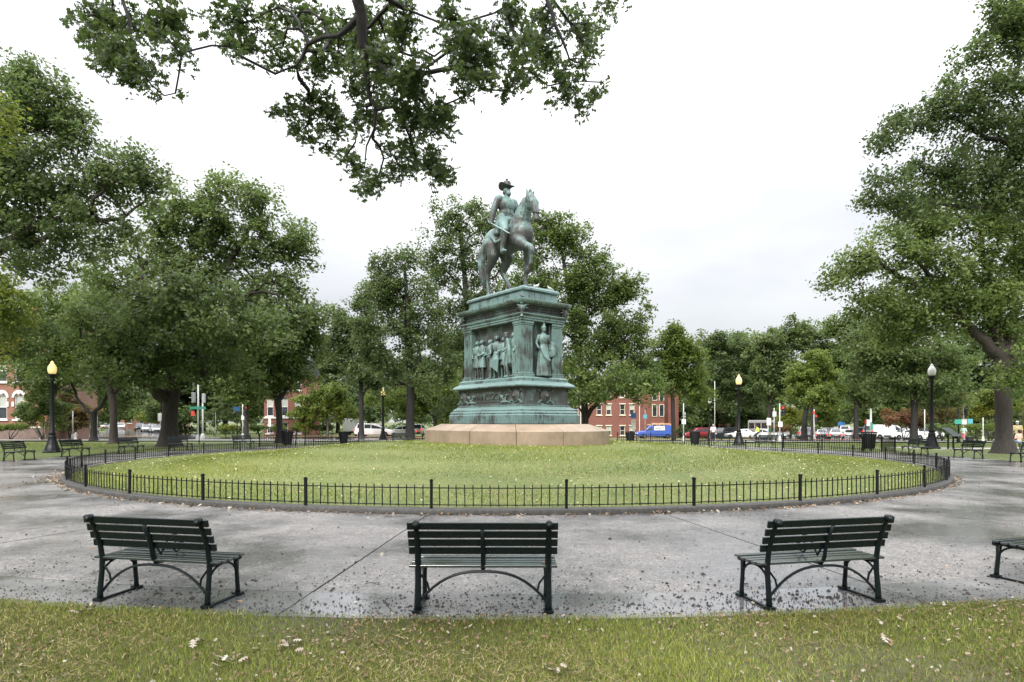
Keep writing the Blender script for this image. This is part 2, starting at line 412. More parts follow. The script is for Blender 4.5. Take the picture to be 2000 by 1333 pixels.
x2, y2 = rng.uniform(-8, 8, 60000), rng.uniform(3.2, 6.6, 60000); k2 = (front_r(x2, y2) > 23.2) & (rng.random(60000) < np.clip(.35 + lowfreq(x2, y2, 2.6, 31) * 2.2, 0, 1))
blades('dead_grass', np.c_[x2[k2], y2[k2], np.full(k2.sum(), .055)], .007, .012, M['thatch'], 'flattened tan dead grass matted in the front lawn', 33, 0, 1.0, 4.5)
n_ = 260000; a = rng.uniform(-np.pi, np.pi, n_); r_ = RM * np.sqrt(rng.uniform(0.03, 1, n_))
keep = (np.cos(a) > -0.2) | (rng.random(n_) < .35); a = a[keep]; r_ = r_[keep]
zz = 0.125 + 0.76 * (lambda t: t * t * (3 - 2 * t))(np.clip((RM - r_) / 12.2, 0, 1))
pts = np.c_[CC.x + r_ * np.sin(a), CC.y - r_ * np.cos(a), zz]
blades('mound_grass', pts, 0.016, 0.05, M['blade'], 'mown grass covering the mound around the monument', 22, 0.0, 0.5)
n_ = 150000; x = rng.uniform(-42, 42, n_); y = rng.uniform(20, 52, n_); k_ = (front_r(x, y) > 23.3); x = x[k_]; y = y[k_]
blades('outer_lawn_grass', np.c_[x, y, np.zeros(len(x))], 0.035, 0.06, M['blade'], 'short grass of the lawns beyond the far benches', 23, 0.1, 0.3)

# paths, roads and pavements beyond the square
def flat_quadstrip(name, p0, p1, width, lift, mat, label, n=24, kind='structure', m=2):
    p0 = Vector(p0); p1 = Vector(p1); d = (p1 - p0).normalized(); a = Vector((-d.y, d.x)) * width / 2
    def fn(u, v):
        q = p0.lerp(p1, u) + a * (2 * v - 1); return (q.x, q.y, gz(q.x, q.y) + lift)
    o = link(name, strip_mesh(name, fn, n, m, mat)); return tag(o, label, kind=kind)
flat_quadstrip('street', (-170, 67.5), (170, 67.5), 13, 0.03, M['asphalt'], 'wet grey street running behind the square', 170, m=6)
flat_quadstrip('sidewalk', (-170, 58.9), (170, 58.9), 3.0, 0.11, M['concrete'], 'pale concrete pavement along the near kerb of the street', 170)
flat_quadstrip('far_sidewalk', (-170, 76.2), (-44, 76.2), 3.6, 0.12, M['brickpave'], 'brick pavement before the left house', 60)
flat_quadstrip('far_sidewalk', (-31, 76.2), (46, 76.2), 3.6, 0.12, M['brickpave'], 'brick pavement across the street behind the monument', 40)
flat_quadstrip('side_street', (-38, 66), (-175, 280), 12, 0.045, M['asphalt'], 'wet side street receding on the left between parked cars', 60)
flat_quadstrip('avenue', (36, 68), (190, 350), 22, 0.045, M['asphalt'], 'avenue full of traffic receding on the right', 60)
for name, ps, wd, lab in (('path', ((19.5, 38.5), (42, 44.5)), 1.6, 'pale concrete path crossing the right lawn'),
                          ('path', ((-15.2, 46.6), (-20.5, 58)), 3.2, 'pale path leaving the ring on the far left'),
                          ('path', ((14.7, 47), (19.5, 58)), 3.2, 'pale path leaving the ring on the far right'),
                          ('path', ((21.2, 38), (30, 44)), 3.0, 'pale path leaving the ring beside the litter bin')):
    flat_quadstrip(name, ps[0], ps[1], wd, 0.018, M['concrete'], lab, 6)
for (x0, x1, dx) in ((-170, 170, 0),):
    mb = MB()
    for i in range(170):
        xa = -170 + 2 * i; xb = xa + 2
        za, zb = gz(xa, 60.5), gz(xb, 60.5)
        mb.add([(xa, 60.4, za), (xb, 60.4, zb), (xb, 60.4, zb + .13), (xa, 60.4, za + .13), (xa, 60.6, za), (xb, 60.6, zb), (xb, 60.6, zb + .13), (xa, 60.6, za + .13)],
               [(0, 1, 2, 3), (3, 2, 6, 7), (5, 4, 7, 6)])
    tag(mb.build('street_kerb', M['kerb']), 'kerb between the concrete pavement and the street', kind='structure')
# ================================================================ ring fence
def ring(a, r_, z=0): return Vector((CC.x + r_ * math.sin(a), CC.y - r_ * math.cos(a), z))
RF = RK - 0.12
fence = empty('ring_fence', ring(0, RF, .14), label='low black iron picket fence standing on the ring kerb', cat='fence')
fence.location = (0, 0, 0)
mb = MB(); mb.box((0, 0, .265), (.05, .05, .53)); mb.box((0, 0, .545), (.062, .062, .03)); mb.box((0, 0, .566), (.04, .04, .015))
me_post = mb.mesh('fence_post', M['iron'])
mb = MB(); mb.box((0, 0, .245), (.018, .018, .41)); mb.box((0, 0, .462), (.018, .018, .03), top=.3)
me_pick = mb.mesh('picket', M['iron'])
NP = 40
stf = MB()
for k in range(NP):
    a = R(4.1 + 9 * k)
    link('fence_post', me_post, fence, ring(a, RF, .14), (rn.uniform(-.012, .012), rn.uniform(-.012, .012), a))
    near = math.cos(a + R(4.5)) > 0.12   # roughly the nearest 20 panels
    for j in range(1, 16):
        b = a + R(9 * j / 16)
        if near and math.cos(b) > 0.16: link('picket', me_pick, fence, ring(b, RF, .14), (rn.uniform(-.02, .02), rn.uniform(-.02, .02), b))
        else:
            p = ring(b, RF, .14); stf.box(p + Vector((0, 0, .25)), (.018, .018, .44), rz=b)
    for z_, w_ in ((.40, .022), (.07, .02)):
        r_ = MB(); pts = [ring(a + R(9 * t / 4), RF, .14 + z_) for t in range(5)]
        r_.tube(pts, w_ * .62, 4); r_.build('rail', M['iron'], fence)
tag(stf.build('pickets', M['iron'], fence), kind='stuff')

# taller fences along the outer edge of the ring
def outer_fence(px0, px1, label, rr=23.5, h=.92):
    def ang(px):
        lo, hi = 0.0, math.pi * .995
        s = 1 if px > 1000 else -1
        # far side of the ring: find the angle where the column of pixels meets it
        best = None
        for i in range(4000):
            a = R(70) + (math.pi - R(70)) * i / 4000
            p = ring(s * a, rr)
            e = abs(1000 + F * p.x / p.y - px)
            if best is None or e < best[0]: best = (e, s * a)
        return best[1]
    a0, a1 = ang(px0), ang(px1); L_ = abs(a1 - a0) * rr; n = max(1, round(L_ / 2.5))
    f = empty('outer_fence', (0, 0, 0), label=label, cat='fence', group='taller fences beyond the ring')
    stf = MB()
    for i in range(n + 1):
        a = a0 + (a1 - a0) * i / n; p = ring(a, rr, .02)
        m_ = MB(); m_.box((0, 0, h / 2), (.06, .06, h)); m_.lathe([(.045, h), (.045, h + .03), (.0, h + .07)], 8)
        m_.build('fence_post', M['iron'], f, loc=p, rot=(0, 0, a))
        if i < n:
            k = 16
            for j in range(1, k):
                q = ring(a + (a1 - a0) / n * j / k, rr, .02); stf.box(q + Vector((0, 0, .06 + (h - .1) / 2)), (.02, .02, h - .12), rz=a)
            for z_ in (.12, h - .1):
                m_ = MB(); m_.tube([ring(a + (a1 - a0) / n * t / 3, rr, z_) for t in range(4)], .016, 4); m_.build('rail', M['iron'], f)
    tag(stf.build('pickets', M['iron'], f), kind='stuff')
outer_fence(507, 578, 'taller black fence section just left of the far left litter bin')
outer_fence(596, 700, 'taller black fence section between the two far left litter bins')
outer_fence(1206, 1337, 'taller black fence section in front of the blue van')
outer_fence(1357, 1384, 'short fence section between the dark bin and the far bench')
outer_fence(1530, 1684, 'taller black fence section left of the right litter bin')
outer_fence(1722, 1748, 'short fence section right of the right litter bin')

# ================================================================ benches
def make_bench(full=True):
    b = empty('park_bench')
    # local frame: x along the seat, +y towards the sitter's feet, z up, origin on the ground under the back legs
    Lb = 1.40
    tz = R(9)
    for i in range(4):
        t = i / 3; z = .585 + .083 * 3 * t; y = -.035 - .115 * t
        m_ = MB(); m_.box((0, 0, 0), (Lb, .022, .068)); o = m_.build('back_slat', M['slat'], b, bevel=.004, loc=(0, y + .022, z), rot=(tz + .06 * t, 0, 0))
    for i in range(5):
        m_ = MB(); m_.box((0, 0, 0), (Lb, .073, .024)); m_.build('seat_slat', M['seat'], b, bevel=.004, loc=(0, .02 + .092 * i, .425 + (.008 if i in (0, 4) else 0)), rot=(R(-2), 0, 0))
    xs_ = .615
    for s in (-1, 1):
        x = s * xs_
        m_ = MB()  # back leg and upright in one casting
        m_.tube([(x, -.03, .0), (x, -.025, .12), (x, -.005, .3), (x, .0, .42), (x, -.022, .55), (x, -.065, .68), (x, -.13, .83), (x, -.15, .862)], [.032, .028, .026, .028, .026, .024, .022, .02], 6, sq=(1.15, .85))
        m_.lathe([(.0, -.035), (.034, -.03), (.034, .03), (.0, .035)], 10, (x, -.158, .855), 'Y'); m_.build('rear_leg', M['bench'], b, sm=True)
        m_ = MB(); m_.tube([(x, .43, .0), (x, .425, .1), (x, .41, .25), (x, .40, .40)], [.028, .024, .023, .03], 6)
        m_.lathe([(.0, -.03), (.03, -.026), (.03, .026), (.0, .03)], 10, (x, .435, .395), 'Y'); m_.build('front_leg', M['bench'], b, sm=True)
        m_ = MB(); m_.tube([(x, -.01, .40), (x, .2, .392), (x, .43, .40)], .019, 5)
        m_.build('seat_frame', M['bench'], b)
        m_ = MB(); m_.bar((x, -.06, .012), (x, .47, .012), .028, .02); m_.box((x, -.035, .018), (.09, .08, .028)); m_.box((x, .435, .018), (.09, .08, .028)); m_.build('foot_bar', M['bench'], b)
        m_ = MB()  # small arches between the legs and the seat
        arc = [(x, -.012 + .0 + .20 * (1 - math.cos(t)), .22 + .165 * math.sin(t)) for t in [i * math.pi / 2 / 6 for i in range(7)]]
        m_.tube(arc, .012, 5)
        arc = [(x, .408 - .20 * (1 - math.cos(t)), .22 + .165 * math.sin(t)) for t in [i * math.pi / 2 / 6 for i in range(7)]]
        m_.tube(arc, .012, 5); m_.build('side_brace', M['bench'], b)
    for y0 in (-.012,):
        m_ = MB(); pts_ = []
        for i in range(19):
            u = -1 + 2 * i / 18; zz_ = .385 - .30 * (abs(u) ** 2.6) - .0 * abs(u)
            pts_.append((u * xs_, y0 + .01, zz_))
        m_.tube(pts_, .0135, 6); m_.build('arch_brace', M['bench'], b)
        for s in (-1, 1):
            m_ = MB(); m_.tube([(s * xs_ * .98, y0 + .01, .37), (s * xs_ * .86, y0 + .01, .33 - .055), (s * xs_ * .83, y0 + .01, .385 - .30 * .83 ** 2.6)], .011, 5); m_.build('strut', M['bench'], b)
    m_ = MB(); m_.tube([(0, -.14, .80), (0, -.07, .66), (0, -.035, .55), (0, -.02, .47), (0, .02, .405), (0, .1, .397), (0, .40, .40)], [.022, .026, .026, .028, .024, .02, .02], 6, sq=(1.0, .75)); m_.build('centre_strap', M['bench'], b, sm=True)
    m_ = MB()  # centre scroll
    pts_ = [(0.0, .08 + .30 * t, .47 + .17 * math.sin(t * math.pi * .9)) for t in [i / 10 for i in range(11)]]
    m_.tube([(0, .02, .56)] + pts_, .011, 5)
    m_.tube([(0, .30 + .055 * math.cos(t), .515 + .055 * math.sin(t)) for t in [i * 2 * math.pi / 12 for i in range(13)]], .01, 5); m_.build('scroll_armrest', M['bench'], b)
    return b
bench0 = make_bench(); used = [False]
def bench_at(a, label, group, rr=22.98, z=.036, turn=0):
    o = bench0 if not used[0] else copy_tree(bench0); used[0] = True
    o.location = ring(a, rr, z); o.rotation_euler = (0, 0, a + turn); tag(o, label, 'bench', group); return o
def ang_px(px, rr, far=True):
    best = None; s = 1 if px > 1000 else -1
    for i in range(3000):
        a = (R(55) + (math.pi - R(55)) * i / 3000) if far else R(60) * i / 3000
        p = ring(s * a, rr); e = abs(1000 + F * p.x / p.y - px)
        if best is None or e < best[0]: best = (e, s * a)
    return best[1]
gN = 'dark slatted benches seen from behind along the near edge'
bench_at(R(-8.5), 'dark wet slatted bench nearest the left edge seen from behind', gN, 22.97, turn=R(-3.2))
bench_at(R(-.33), 'dark wet bench in the middle with a small orange leaf on its seat', gN, 22.99)
bench_at(R(8.0), 'dark wet bench right of the middle with acorn husks strewn beneath it', gN, 22.98, turn=R(4.3))
bench_at(R(16.4), 'bench cut by the right edge of the frame with only its end showing', gN, 22.85, turn=R(2))
gF = 'dark benches facing the mound along the far edge of the ring'
for px, lab in ((38, 'dark bench at the far left edge, left of the lamp post'), (148, 'bench just right of the left lamp post facing the mound'),
                (256, 'bench in front of the slender left trunk behind the fence'), (353, 'bench at the foot of the big left oak'),
                (476, 'bench between the big left oak and the forked tree'), (783, 'bench half hidden behind the mound beside the tall trunk'),
                (1407, 'far bench just left of the yellow lamp post'), (1495, 'far bench in front of the white bus and the cyclist'),
                (1787, 'bench in front of the clear globe lamp post'), (1891, 'bench left of the thick right trunk'),
                (2004, 'bench cut by the right frame edge beside the thick trunk')):
    rr = 22.9
    bench_at(ang_px(px, rr - .2), lab, gF, rr)

# ================================================================ lamp posts
def lamp(px, Z, h, globe, label, rough=False):
    p = G(px, Z); t = empty('lamp_post', p, label=label, cat='street lamp', group='globe lamps around the square'); s = h / 5.6
    m_ = MB(); m_.lathe([(.50 * s, 0), (.50 * s, .10 * s), (.42 * s, .16 * s), (.38 * s, .30 * s), (.30 * s, .52 * s), (.23 * s, .78 * s), (.20 * s, .95 * s), (.22 * s, 1.0 * s), (.17 * s, 1.08 * s)], 12); m_.build('base', M['iron'], t)
    m_ = MB(); m_.lathe([(.165 * s, 1.07 * s), (.19 * s, 1.2 * s), (.13 * s, 1.3 * s), (.105 * s, 3.0 * s), (.085 * s, 4.35 * s), (.14 * s, 4.42 * s), (.10 * s, 4.5 * s), (.12 * s, 4.62 * s), (.23 * s, 4.74 * s), (.24 * s, 4.80 * s)], 14); m_.build('shaft', M['iron'], t, sm=True)
    m_ = MB(); m_.lathe([(.16 * s, 4.79 * s), (.22 * s, 4.93 * s), (.24 * s, 5.08 * s), (.22 * s, 5.24 * s), (.14 * s, 5.38 * s), (.09 * s, 5.45 * s), (.10 * s, 5.5 * s), (.0, 5.62 * s)], 18); m_.build('globe', M[globe], t, sm=True)
    return t
lamp(102, 36.0, 5.4, 'globe_on', 'black lamp post with a yellow globe caught in leaves on the left')
lamp(1443, 47.0, 5.45, 'globe_on', 'black lamp post with a glowing yellow globe behind the far benches')
lamp(1820, 41.5, 5.75, 'globe_off', 'black lamp post with a clear white globe on the right')
lamp(748, 63.0, 5.4, 'globe_on', 'distant lamp post with a yellow globe beside the tall trunk')
lamp(1386, 80.0, 5.6, 'globe_off', 'distant lamp post with a dull grey globe among green leaves')

# ================================================================ litter bins, panel
def bin_(px, Z, label, s=1.0):
    t = empty('litter_bin', G(px, Z) + Vector((0, 0, .02)), label=label, cat='litter bin', group='black slatted litter bins round the ring')
    m_ = MB(); m_.lathe([(.26 * s, .12 * s), (.27 * s, .16 * s), (.36 * s, .92 * s), (.34 * s, .92 * s), (.25 * s, .18 * s)], 16); m_.build('liner', M['black'], t)
    n = 18
    for k in range(n):
        a = 2 * math.pi * k / n; c, s_ = math.cos(a), math.sin(a)
        m_ = MB(); m_.bar((.275 * s * c, .275 * s * s_, .14 * s), (.375 * s * c, .375 * s * s_, .98 * s), .05 * s, .014, up=(c, s_, 0)); m_.build('slat', M['iron'], t)
    m_ = MB(); m_.lathe([(.33 * s, .96 * s), (.40 * s, .97 * s), (.41 * s, 1.02 * s), (.33 * s, 1.03 * s), (.30 * s, .98 * s)], 18); m_.build('rim', M['iron'], t)
    m_ = MB()
    for k in range(3):
        a = 2 * math.pi * k / 3 + .4; m_.box((.22 * s * math.cos(a), .22 * s * math.sin(a), .07 * s), (.05, .05, .14 * s))
    m_.build('foot', M['iron'], t)
bin_(561, 45.5, 'dark litter bin beside the foot of the forked tree', 1.15)
bin_(671, 48.5, 'dark litter bin behind the left part of the mound')
bin_(1231, 49.5, 'black litter bin between the brick house and the blue van')
bin_(1357, 47.0, 'black litter bin in front of the red minivan', 1.05)
bin_(1697, 38.2, 'large black litter bin behind the right part of the fence', 1.15)
t = empty('wayside_panel', G(1857, 41), R(35), 'slanted dark information panel on two black legs', 'information panel')
for s in (-1, 1): MB().box((s * .42, 0, .5), (.09, .09, 1.0)).build('leg', M['iron'], t)
m_ = MB(); m_.box((0, 0, 0), (1.35, .85, .06)); m_.build('board', simple('dark_green_board', (0.03, 0.045, 0.035), None, 3, .4), t, loc=(0, 0, 1.15), rot=(R(38), 0, 0))
m_ = MB(); m_.box((0, 0, .036), (1.2, .7, .006)); m_.build('printed_face', simple('panel_print', (0.05, 0.065, 0.05), (0.02, 0.03, 0.025), 4, .5, spec=.2), t, loc=(0, 0, 1.15), rot=(R(38), 0, 0))

# ================================================================ fallen leaves and acorn bits
def lobed(n_lobes=3):
    """outline of a lobed oak leaf in its own plane, length 1 along x"""
    up = [(0, .02)]
    for i in range(n_lobes):
        x0 = .14 + i * .26; up += [(x0, .10), (x0 + .10, .40 - .05 * abs(i - 1)), (x0 + .19, .14)]
    up += [(.92, .13), (1.0, 0)]
    low = [(x, -y) for x, y in reversed(up[:-1])]
    return np.array(up + low)
LO = lobed()
def lobed_leaves(pos, size, rng_, tilt=.35, normal=None):
    n_ = len(pos); k = len(LO); a = rng_.uniform(0, 2 * np.pi, n_); sz = size * rng_.uniform(.45, 1.25, n_)
    if normal is None:
        nr = np.c_[rng_.normal(0, tilt, (n_, 2)), np.ones(n_)]
    else: nr = normal
    nr = nr / np.linalg.norm(nr, axis=1)[:, None]
    ax = np.c_[np.cos(a), np.sin(a), np.zeros(n_)]; ax = ax - nr * (ax * nr).sum(1)[:, None]; ax /= np.linalg.norm(ax, axis=1)[:, None] + 1e-9
    bx = np.cross(nr, ax); cur = rng_.uniform(-.5, .5, n_)
    u = LO[:, 0] - .5; v_ = LO[:, 1]
    V = pos[:, None, :] + sz[:, None, None] * (u[None, :, None] * ax[:, None, :] + v_[None, :, None] * bx[:, None, :] + (cur[:, None] * (u[None] ** 2 + 1.5 * v_[None] ** 2))[:, :, None] * nr[:, None, :])
    return V.reshape(-1, 3), k
M['litter'] = leafmat('fallen_leaves', (0.08, 0.04, 0.018), (0.22, 0.135, 0.07), (0.46, 0.44, 0.38), .5, .1)
M['litter_y'] = leafmat('pale_fallen_leaves', (0.22, 0.17, 0.06), (0.40, 0.36, 0.16), (0.60, 0.58, 0.40), .5, .15)
M['debris'] = simple('acorn_husks', (0.008, 0.006, 0.005), (0.025, 0.018, 0.012), 30, .6)
def ring_np(a, r_, z): return np.c_[CC.x + r_ * np.sin(a), CC.y - r_ * np.cos(a), np.zeros(len(a)) + z]
# on the front lawn
n_ = 24000; x = rng.uniform(-8, 8, n_); y = rng.uniform(2.2, 6.6, n_); k_ = (front_r(x, y) > 23.1) & (rng.random(n_) < np.clip(.45 + lowfreq(x, y, 2.2, 9) * 1.3, .06, 1))
V, k = lobed_leaves(np.c_[x[k_], y[k_], rng.uniform(.04, .075, k_.sum())], .032, rng, .8)
tag(link('fallen_leaves', np_mesh('fallen_leaves', V, k, M['litter'], np.clip(rng.normal(.34, .28, k_.sum()), 0, .85))), 'pale and brown oak leaves littering the front lawn', kind='stuff')
# against the kerb
n_ = 4200; a = rng.uniform(-1.75, 1.75, n_); dens = np.where(a < -.9, 1.0, np.where(a > 1.1, .25, .4)); off = np.abs(rng.normal(0, 1, n_)) * np.where(a < -.9, .30, .10)
k_ = rng.random(n_) < dens; pos = ring_np(a[k_], RK + .03 + off[k_], .04 + rng.uniform(0, .035, k_.sum()))
V, k = lobed_leaves(pos, .075, rng, .5)
tag(link('kerb_leaves', np_mesh('kerb_leaves', V, k, M['litter'], np.clip(rng.normal(.42, .25, k_.sum()), 0, 1))), 'drift of brown and tan leaves along the foot of the kerb', kind='stuff')
n_ = 420; a = rng.uniform(-.5, .5, n_); pos = ring_np(a, rng.uniform(17.3, 23.1, n_), .045)
n2 = 120; a2 = rng.uniform(-1.8, 1.8, n2); pos = np.r_[pos[:150], ring_np(a2, rng.uniform(17.2, 23.0, n2), .045)]
V, k = lobed_leaves(pos, .06, rng, .3)
tag(link('pavement_leaves', np_mesh('pavement_leaves', V, k, M['litter'], rng.uniform(0, .8, len(pos)))), 'single brown leaves scattered over the wet pavement', kind='stuff')
# on the mound
n_ = 3600; a = rng.uniform(-np.pi, np.pi, n_); r_ = RM * np.sqrt(rng.uniform(.06, 1, n_)); zz = 0.125 + 0.76 * (lambda t: t * t * (3 - 2 * t))(np.clip((RM - r_) / 12.2, 0, 1))
V, k = lobed_leaves(ring_np(a, r_, zz + .045), .062, rng, .6)
tag(link('mound_leaves', np_mesh('mound_leaves', V, k, M['litter_y'], rng.uniform(.1, 1, n_))), 'pale yellow leaf flecks scattered on the mound', kind='stuff')
# acorn husks and grit
def grit(name, pos, size, mat, label, seed):
    r_ = np.random.default_rng(seed); n_ = len(pos); o6 = np.array([(1, 0, 0), (0, 1, 0), (-1, 0, 0), (0, -1, 0), (0, 0, .8), (0, 0, -.5)])
    F8 = np.array([(0, 1, 4), (1, 2, 4), (2, 3, 4), (3, 0, 4), (1, 0, 5), (2, 1, 5), (3, 2, 5), (0, 3, 5)])
    sz = size * r_.lognormal(-.15, .45, n_); an = r_.uniform(0, 6.28, n_); st = r_.uniform(.6, 1.7, (n_, 1))
    c, s = np.cos(an), np.sin(an); B = o6[None] * sz[:, None, None] * (1 + r_.uniform(-.3, .3, (n_, 6, 1))); B[:, :, 0] *= st
    V = np.stack([B[:, :, 0] * c[:, None] - B[:, :, 1] * s[:, None], B[:, :, 0] * s[:, None] + B[:, :, 1] * c[:, None], B[:, :, 2]], 2) + pos[:, None, :]
    tag(link(name, np_mesh(name, V[:, F8].reshape(-1, 3), 3, mat)), label, kind='stuff')
n_ = 3000; a = rng.normal(0, .26, n_); rr_ = 23.15 - np.abs(rng.normal(0, 1.0, n_)) * 1.0
k_ = (rr_ > 17.2) & (np.abs(a) < .75); pos = ring_np(a[k_], rr_[k_], .042)
extra = []
for ba, nn_ in ((-8.6, 170), (-.7, 260), (7.3, 420)):
    extra.append(ring_np(R(ba) + rng.normal(0, .028, nn_), np.clip(22.9 + rng.normal(0, .2, nn_) - .1, 20, 23.15), .042))
far = ring_np(rng.uniform(-2, 2, 900), rng.uniform(17.2, 23.1, 900), .042)
pos = np.r_[pos, np.concatenate(extra), far]
grit('acorn_husks', pos, .0085, M['debris'], 'dark acorn husks scattered on the wet pavement', 4)
gpos = ring_np(rng.normal(0, .3, 3500), 23.15 - np.abs(rng.normal(0, .25, 3500)), .04)
grit('pavement_grit', gpos, .005, M['debris'], 'fine dark grit gathered along the lawn edge', 5)
# twigs
def twig(px, Z, ln, rz, label):
    p = G(px, Z); p.z = .045; m_ = MB(); m_.tube([(-ln / 2, 0, 0), (-.1 * ln, .015, .008), (.2 * ln, -.01, .004), (ln / 2, .02, .01)], [.004, .0045, .004, .002], 5); m_.tube([(.1 * ln, 0, .005), (.25 * ln, .06, .01)], [.003, .0015], 4)
    o = m_.build('twig', M['bark_wet'], loc=p, rot=(0, 0, rz)); tag(o, label, 'twig')
twig(728, 6.8, .16, .1, 'thin dark twig lying near the long pavement joint')
twig(775, 11.6, .5, .1, 'leafy broken twig on the pavement near the kerb')
def sprig(px, Z, n_, label, cat='leaf', size=.07, mat='litter', tint=.70, spread=.05, z=.075):
    p = G(px, Z); r_ = np.random.default_rng(int(px)); pos = np.c_[r_.normal(0, spread, (n_, 2)), z + r_.uniform(0, .04, n_)]
    if n_ == 1: V, k = lobed_leaves(pos, size, r_, .5); tag(link('oak_leaf', np_mesh('oak_leaf', V, k, M[mat], np.array([tint])), loc=p), label, cat); return
    t = empty('leaf_sprig', p, label=label, cat=cat)
    MB().tube([tuple(pos[0]), (0, 0, z), tuple(pos[-1])], .0025, 4).build('stalk', M['bark_wet'], t)
    for i in range(n_):
        V, k = lobed_leaves(pos[i:i + 1], size, r_, .5); link('leaf', np_mesh('leaf', V, k, M[mat], np.clip(r_.normal(tint, .08, 1), 0, 1)), t)
sprig(163, 5.72, 7, 'pale silvery oak sprig on the grass below the left bench', 'leaf sprig')
sprig(400, 4.95, 5, 'pale oak sprig on the lawn right of the left bench', 'leaf sprig')
sprig(560, 4.85, 12, 'large pale spray of oak leaves on the lawn between two benches', 'leaf sprig', spread=.09)
sprig(440, 4.5, 9, 'pale oak spray near the bottom edge of the lawn', 'leaf sprig', spread=.07)
sprig(1740, 4.9, 4, 'pale oak sprig on the lawn below the right bench', 'leaf sprig')
sprig(1725, 5.35, 3, 'small white leaf pair on grass by the smooth slab', 'leaf sprig')
sprig(1075, 4.35, 8, 'pale oak spray at the bottom centre of the lawn', 'leaf sprig', spread=.09)
sprig(632, 5.62, 1, 'rust red oak leaf at the lawn edge by the long joint', 'leaf', .12, tint=.05)
sprig(899, 10.6, 2, 'tan oak leaf on the pavement behind the middle bench', 'leaf', .12, tint=.35)
p = ring(R(.85), 22.9, .49); V, k = lobed_leaves(np.array([[0, 0, 0]]), .10, np.random.default_rng(5), .2)
me = np_mesh('orange_leaf', V, k, M['litter'], np.array([.22])); o = link('oak_leaf', me, loc=G(1063, 5.92) + Vector((0, 0, .495))); tag(o, 'orange leaf lying on the seat of the middle bench', 'leaf')
# ================================================================ the monument
def bronze_mat(name, green=0.5, streak=1.0):  # patina over dark bronze
    m, t, b = nodes(name); b.inputs['Roughness'].default_value = 0.5; b.inputs['Metallic'].default_value = 0.15
    n1 = noise(t, 1.1, 5, 0.6); n2 = noise(t, 6.0, 5, 0.7, (3.2, 3.2, 0.28)); n3 = noise(t, 18, 4, 0.7)
    g = mixc(t, n3, (0.085, 0.150, 0.140), (0.20, 0.30, 0.285)); br = mixc(t, n3, (0.028, 0.030, 0.028), (0.075, 0.073, 0.067))
    ge = N(t, 'ShaderNodeNewGeometry'); sp = N(t, 'ShaderNodeSeparateXYZ'); t.links.new(ge.outputs['Normal'], sp.inputs[0])
    s1 = N(t, 'ShaderNodeMath', operation='MULTIPLY_ADD'); t.links.new(sp.outputs[2], s1.inputs[0]); s1.inputs[1].default_value = 0.16; s1.inputs[2].default_value = green - .5
    s2 = N(t, 'ShaderNodeMath', operation='ADD'); t.links.new(s1.outputs[0], s2.inputs[0]); t.links.new(n1, s2.inputs[1])
    s3 = N(t, 'ShaderNodeMath', operation='MULTIPLY_ADD'); t.links.new(n2, s3.inputs[0]); s3.inputs[1].default_value = streak * .9; s3.inputs[2].default_value = -streak * .45
    s4 = N(t, 'ShaderNodeMath', operation='ADD'); t.links.new(s2.outputs[0], s4.inputs[0]); t.links.new(s3.outputs[0], s4.inputs[1])
    f = ramp(t, s4.outputs[0], [(0.40, (0, 0, 0)), (0.58, (1, 1, 1))])
    t.links.new(mixc(t, f, br, g), b.inputs['Base Color']); bump(t, b, n3, .6, .02)
    return m
M['bronze'] = bronze_mat('green_bronze', .56, 1.1)
M['bronze_d'] = bronze_mat('dark_bronze', .39, .7)
M['bronze_f'] = bronze_mat('figure_bronze', .51, .7)
M['bronze_h'] = bronze_mat('horse_bronze', .41, .8)
M['granite'] = simple('pink_granite', (0.31, 0.235, 0.17), (0.20, 0.155, 0.11), 1.3, 0.5, bmp=.0)
t_ = M['granite'].node_tree; b_ = t_.nodes['Principled BSDF']; gn = noise(t_, 60, 3, .8); old = b_.inputs['Base Color'].links[0].from_socket
t_.links.new(mixc(t_, .55, old, ramp(t_, gn, [(.3, (.6, .6, .6)), (.7, (1.35, 1.3, 1.25))]), 'MULTIPLY'), b_.inputs['Base Color'])

AX = Vector((.616, -.788, 0)); LT = Vector((.788, .616, 0)); MC = Vector((-0.02, 28.8, 0))
mon = empty('equestrian_monument', (MC.x, MC.y, 0), math.atan2(AX.y, AX.x), 'green bronze horseman on a tall relief pedestal above pink granite', 'monument')
HL, HW = 2.235, 1.165     # half length and width of the die
# granite base: twelve blocks of an oval
A_, B_ = 5.08, 3.32
def oval(t, k=1.0): return (A_ * k * math.copysign(abs(math.cos(t)) ** .86, math.cos(t)), B_ * k * math.copysign(abs(math.sin(t)) ** .86, math.sin(t)))
for i in range(12):
    n = 6; t0 = 2 * math.pi * i / 12 + R(12); t1 = t0 + 2 * math.pi / 12
    v = []; f = []
    for j in range(n + 1):
        t = t0 + .003 + (t1 - t0 - .006) * j / n
        for (k, z) in ((1.0, .55), (1.0, 1.44), (.993, 1.462), (.80, 1.73)):
            x, y = oval(t, k); v.append((x, y, z))
    for j in range(n):
        for q in range(3): f.append((j * 4 + q, (j + 1) * 4 + q, (j + 1) * 4 + q + 1, j * 4 + q + 1))
    v.append((0, 0, .55)); v.append((0, 0, 1.735)); c0, c1 = len(v) - 2, len(v) - 1
    f.append((c0, 0, 1, 2, 3, c1)); e = n * 4; f.append((c0, c1, e + 3, e + 2, e + 1, e))
    MB().add(v, f).build('granite_block', M['granite'], mon)
MB().lathe([(1, .6), (1, 1.70)], 40).build('granite_core', M['joint'], mon)
mon.children[-1].scale = (A_ * .985, B_ * .985, .82)
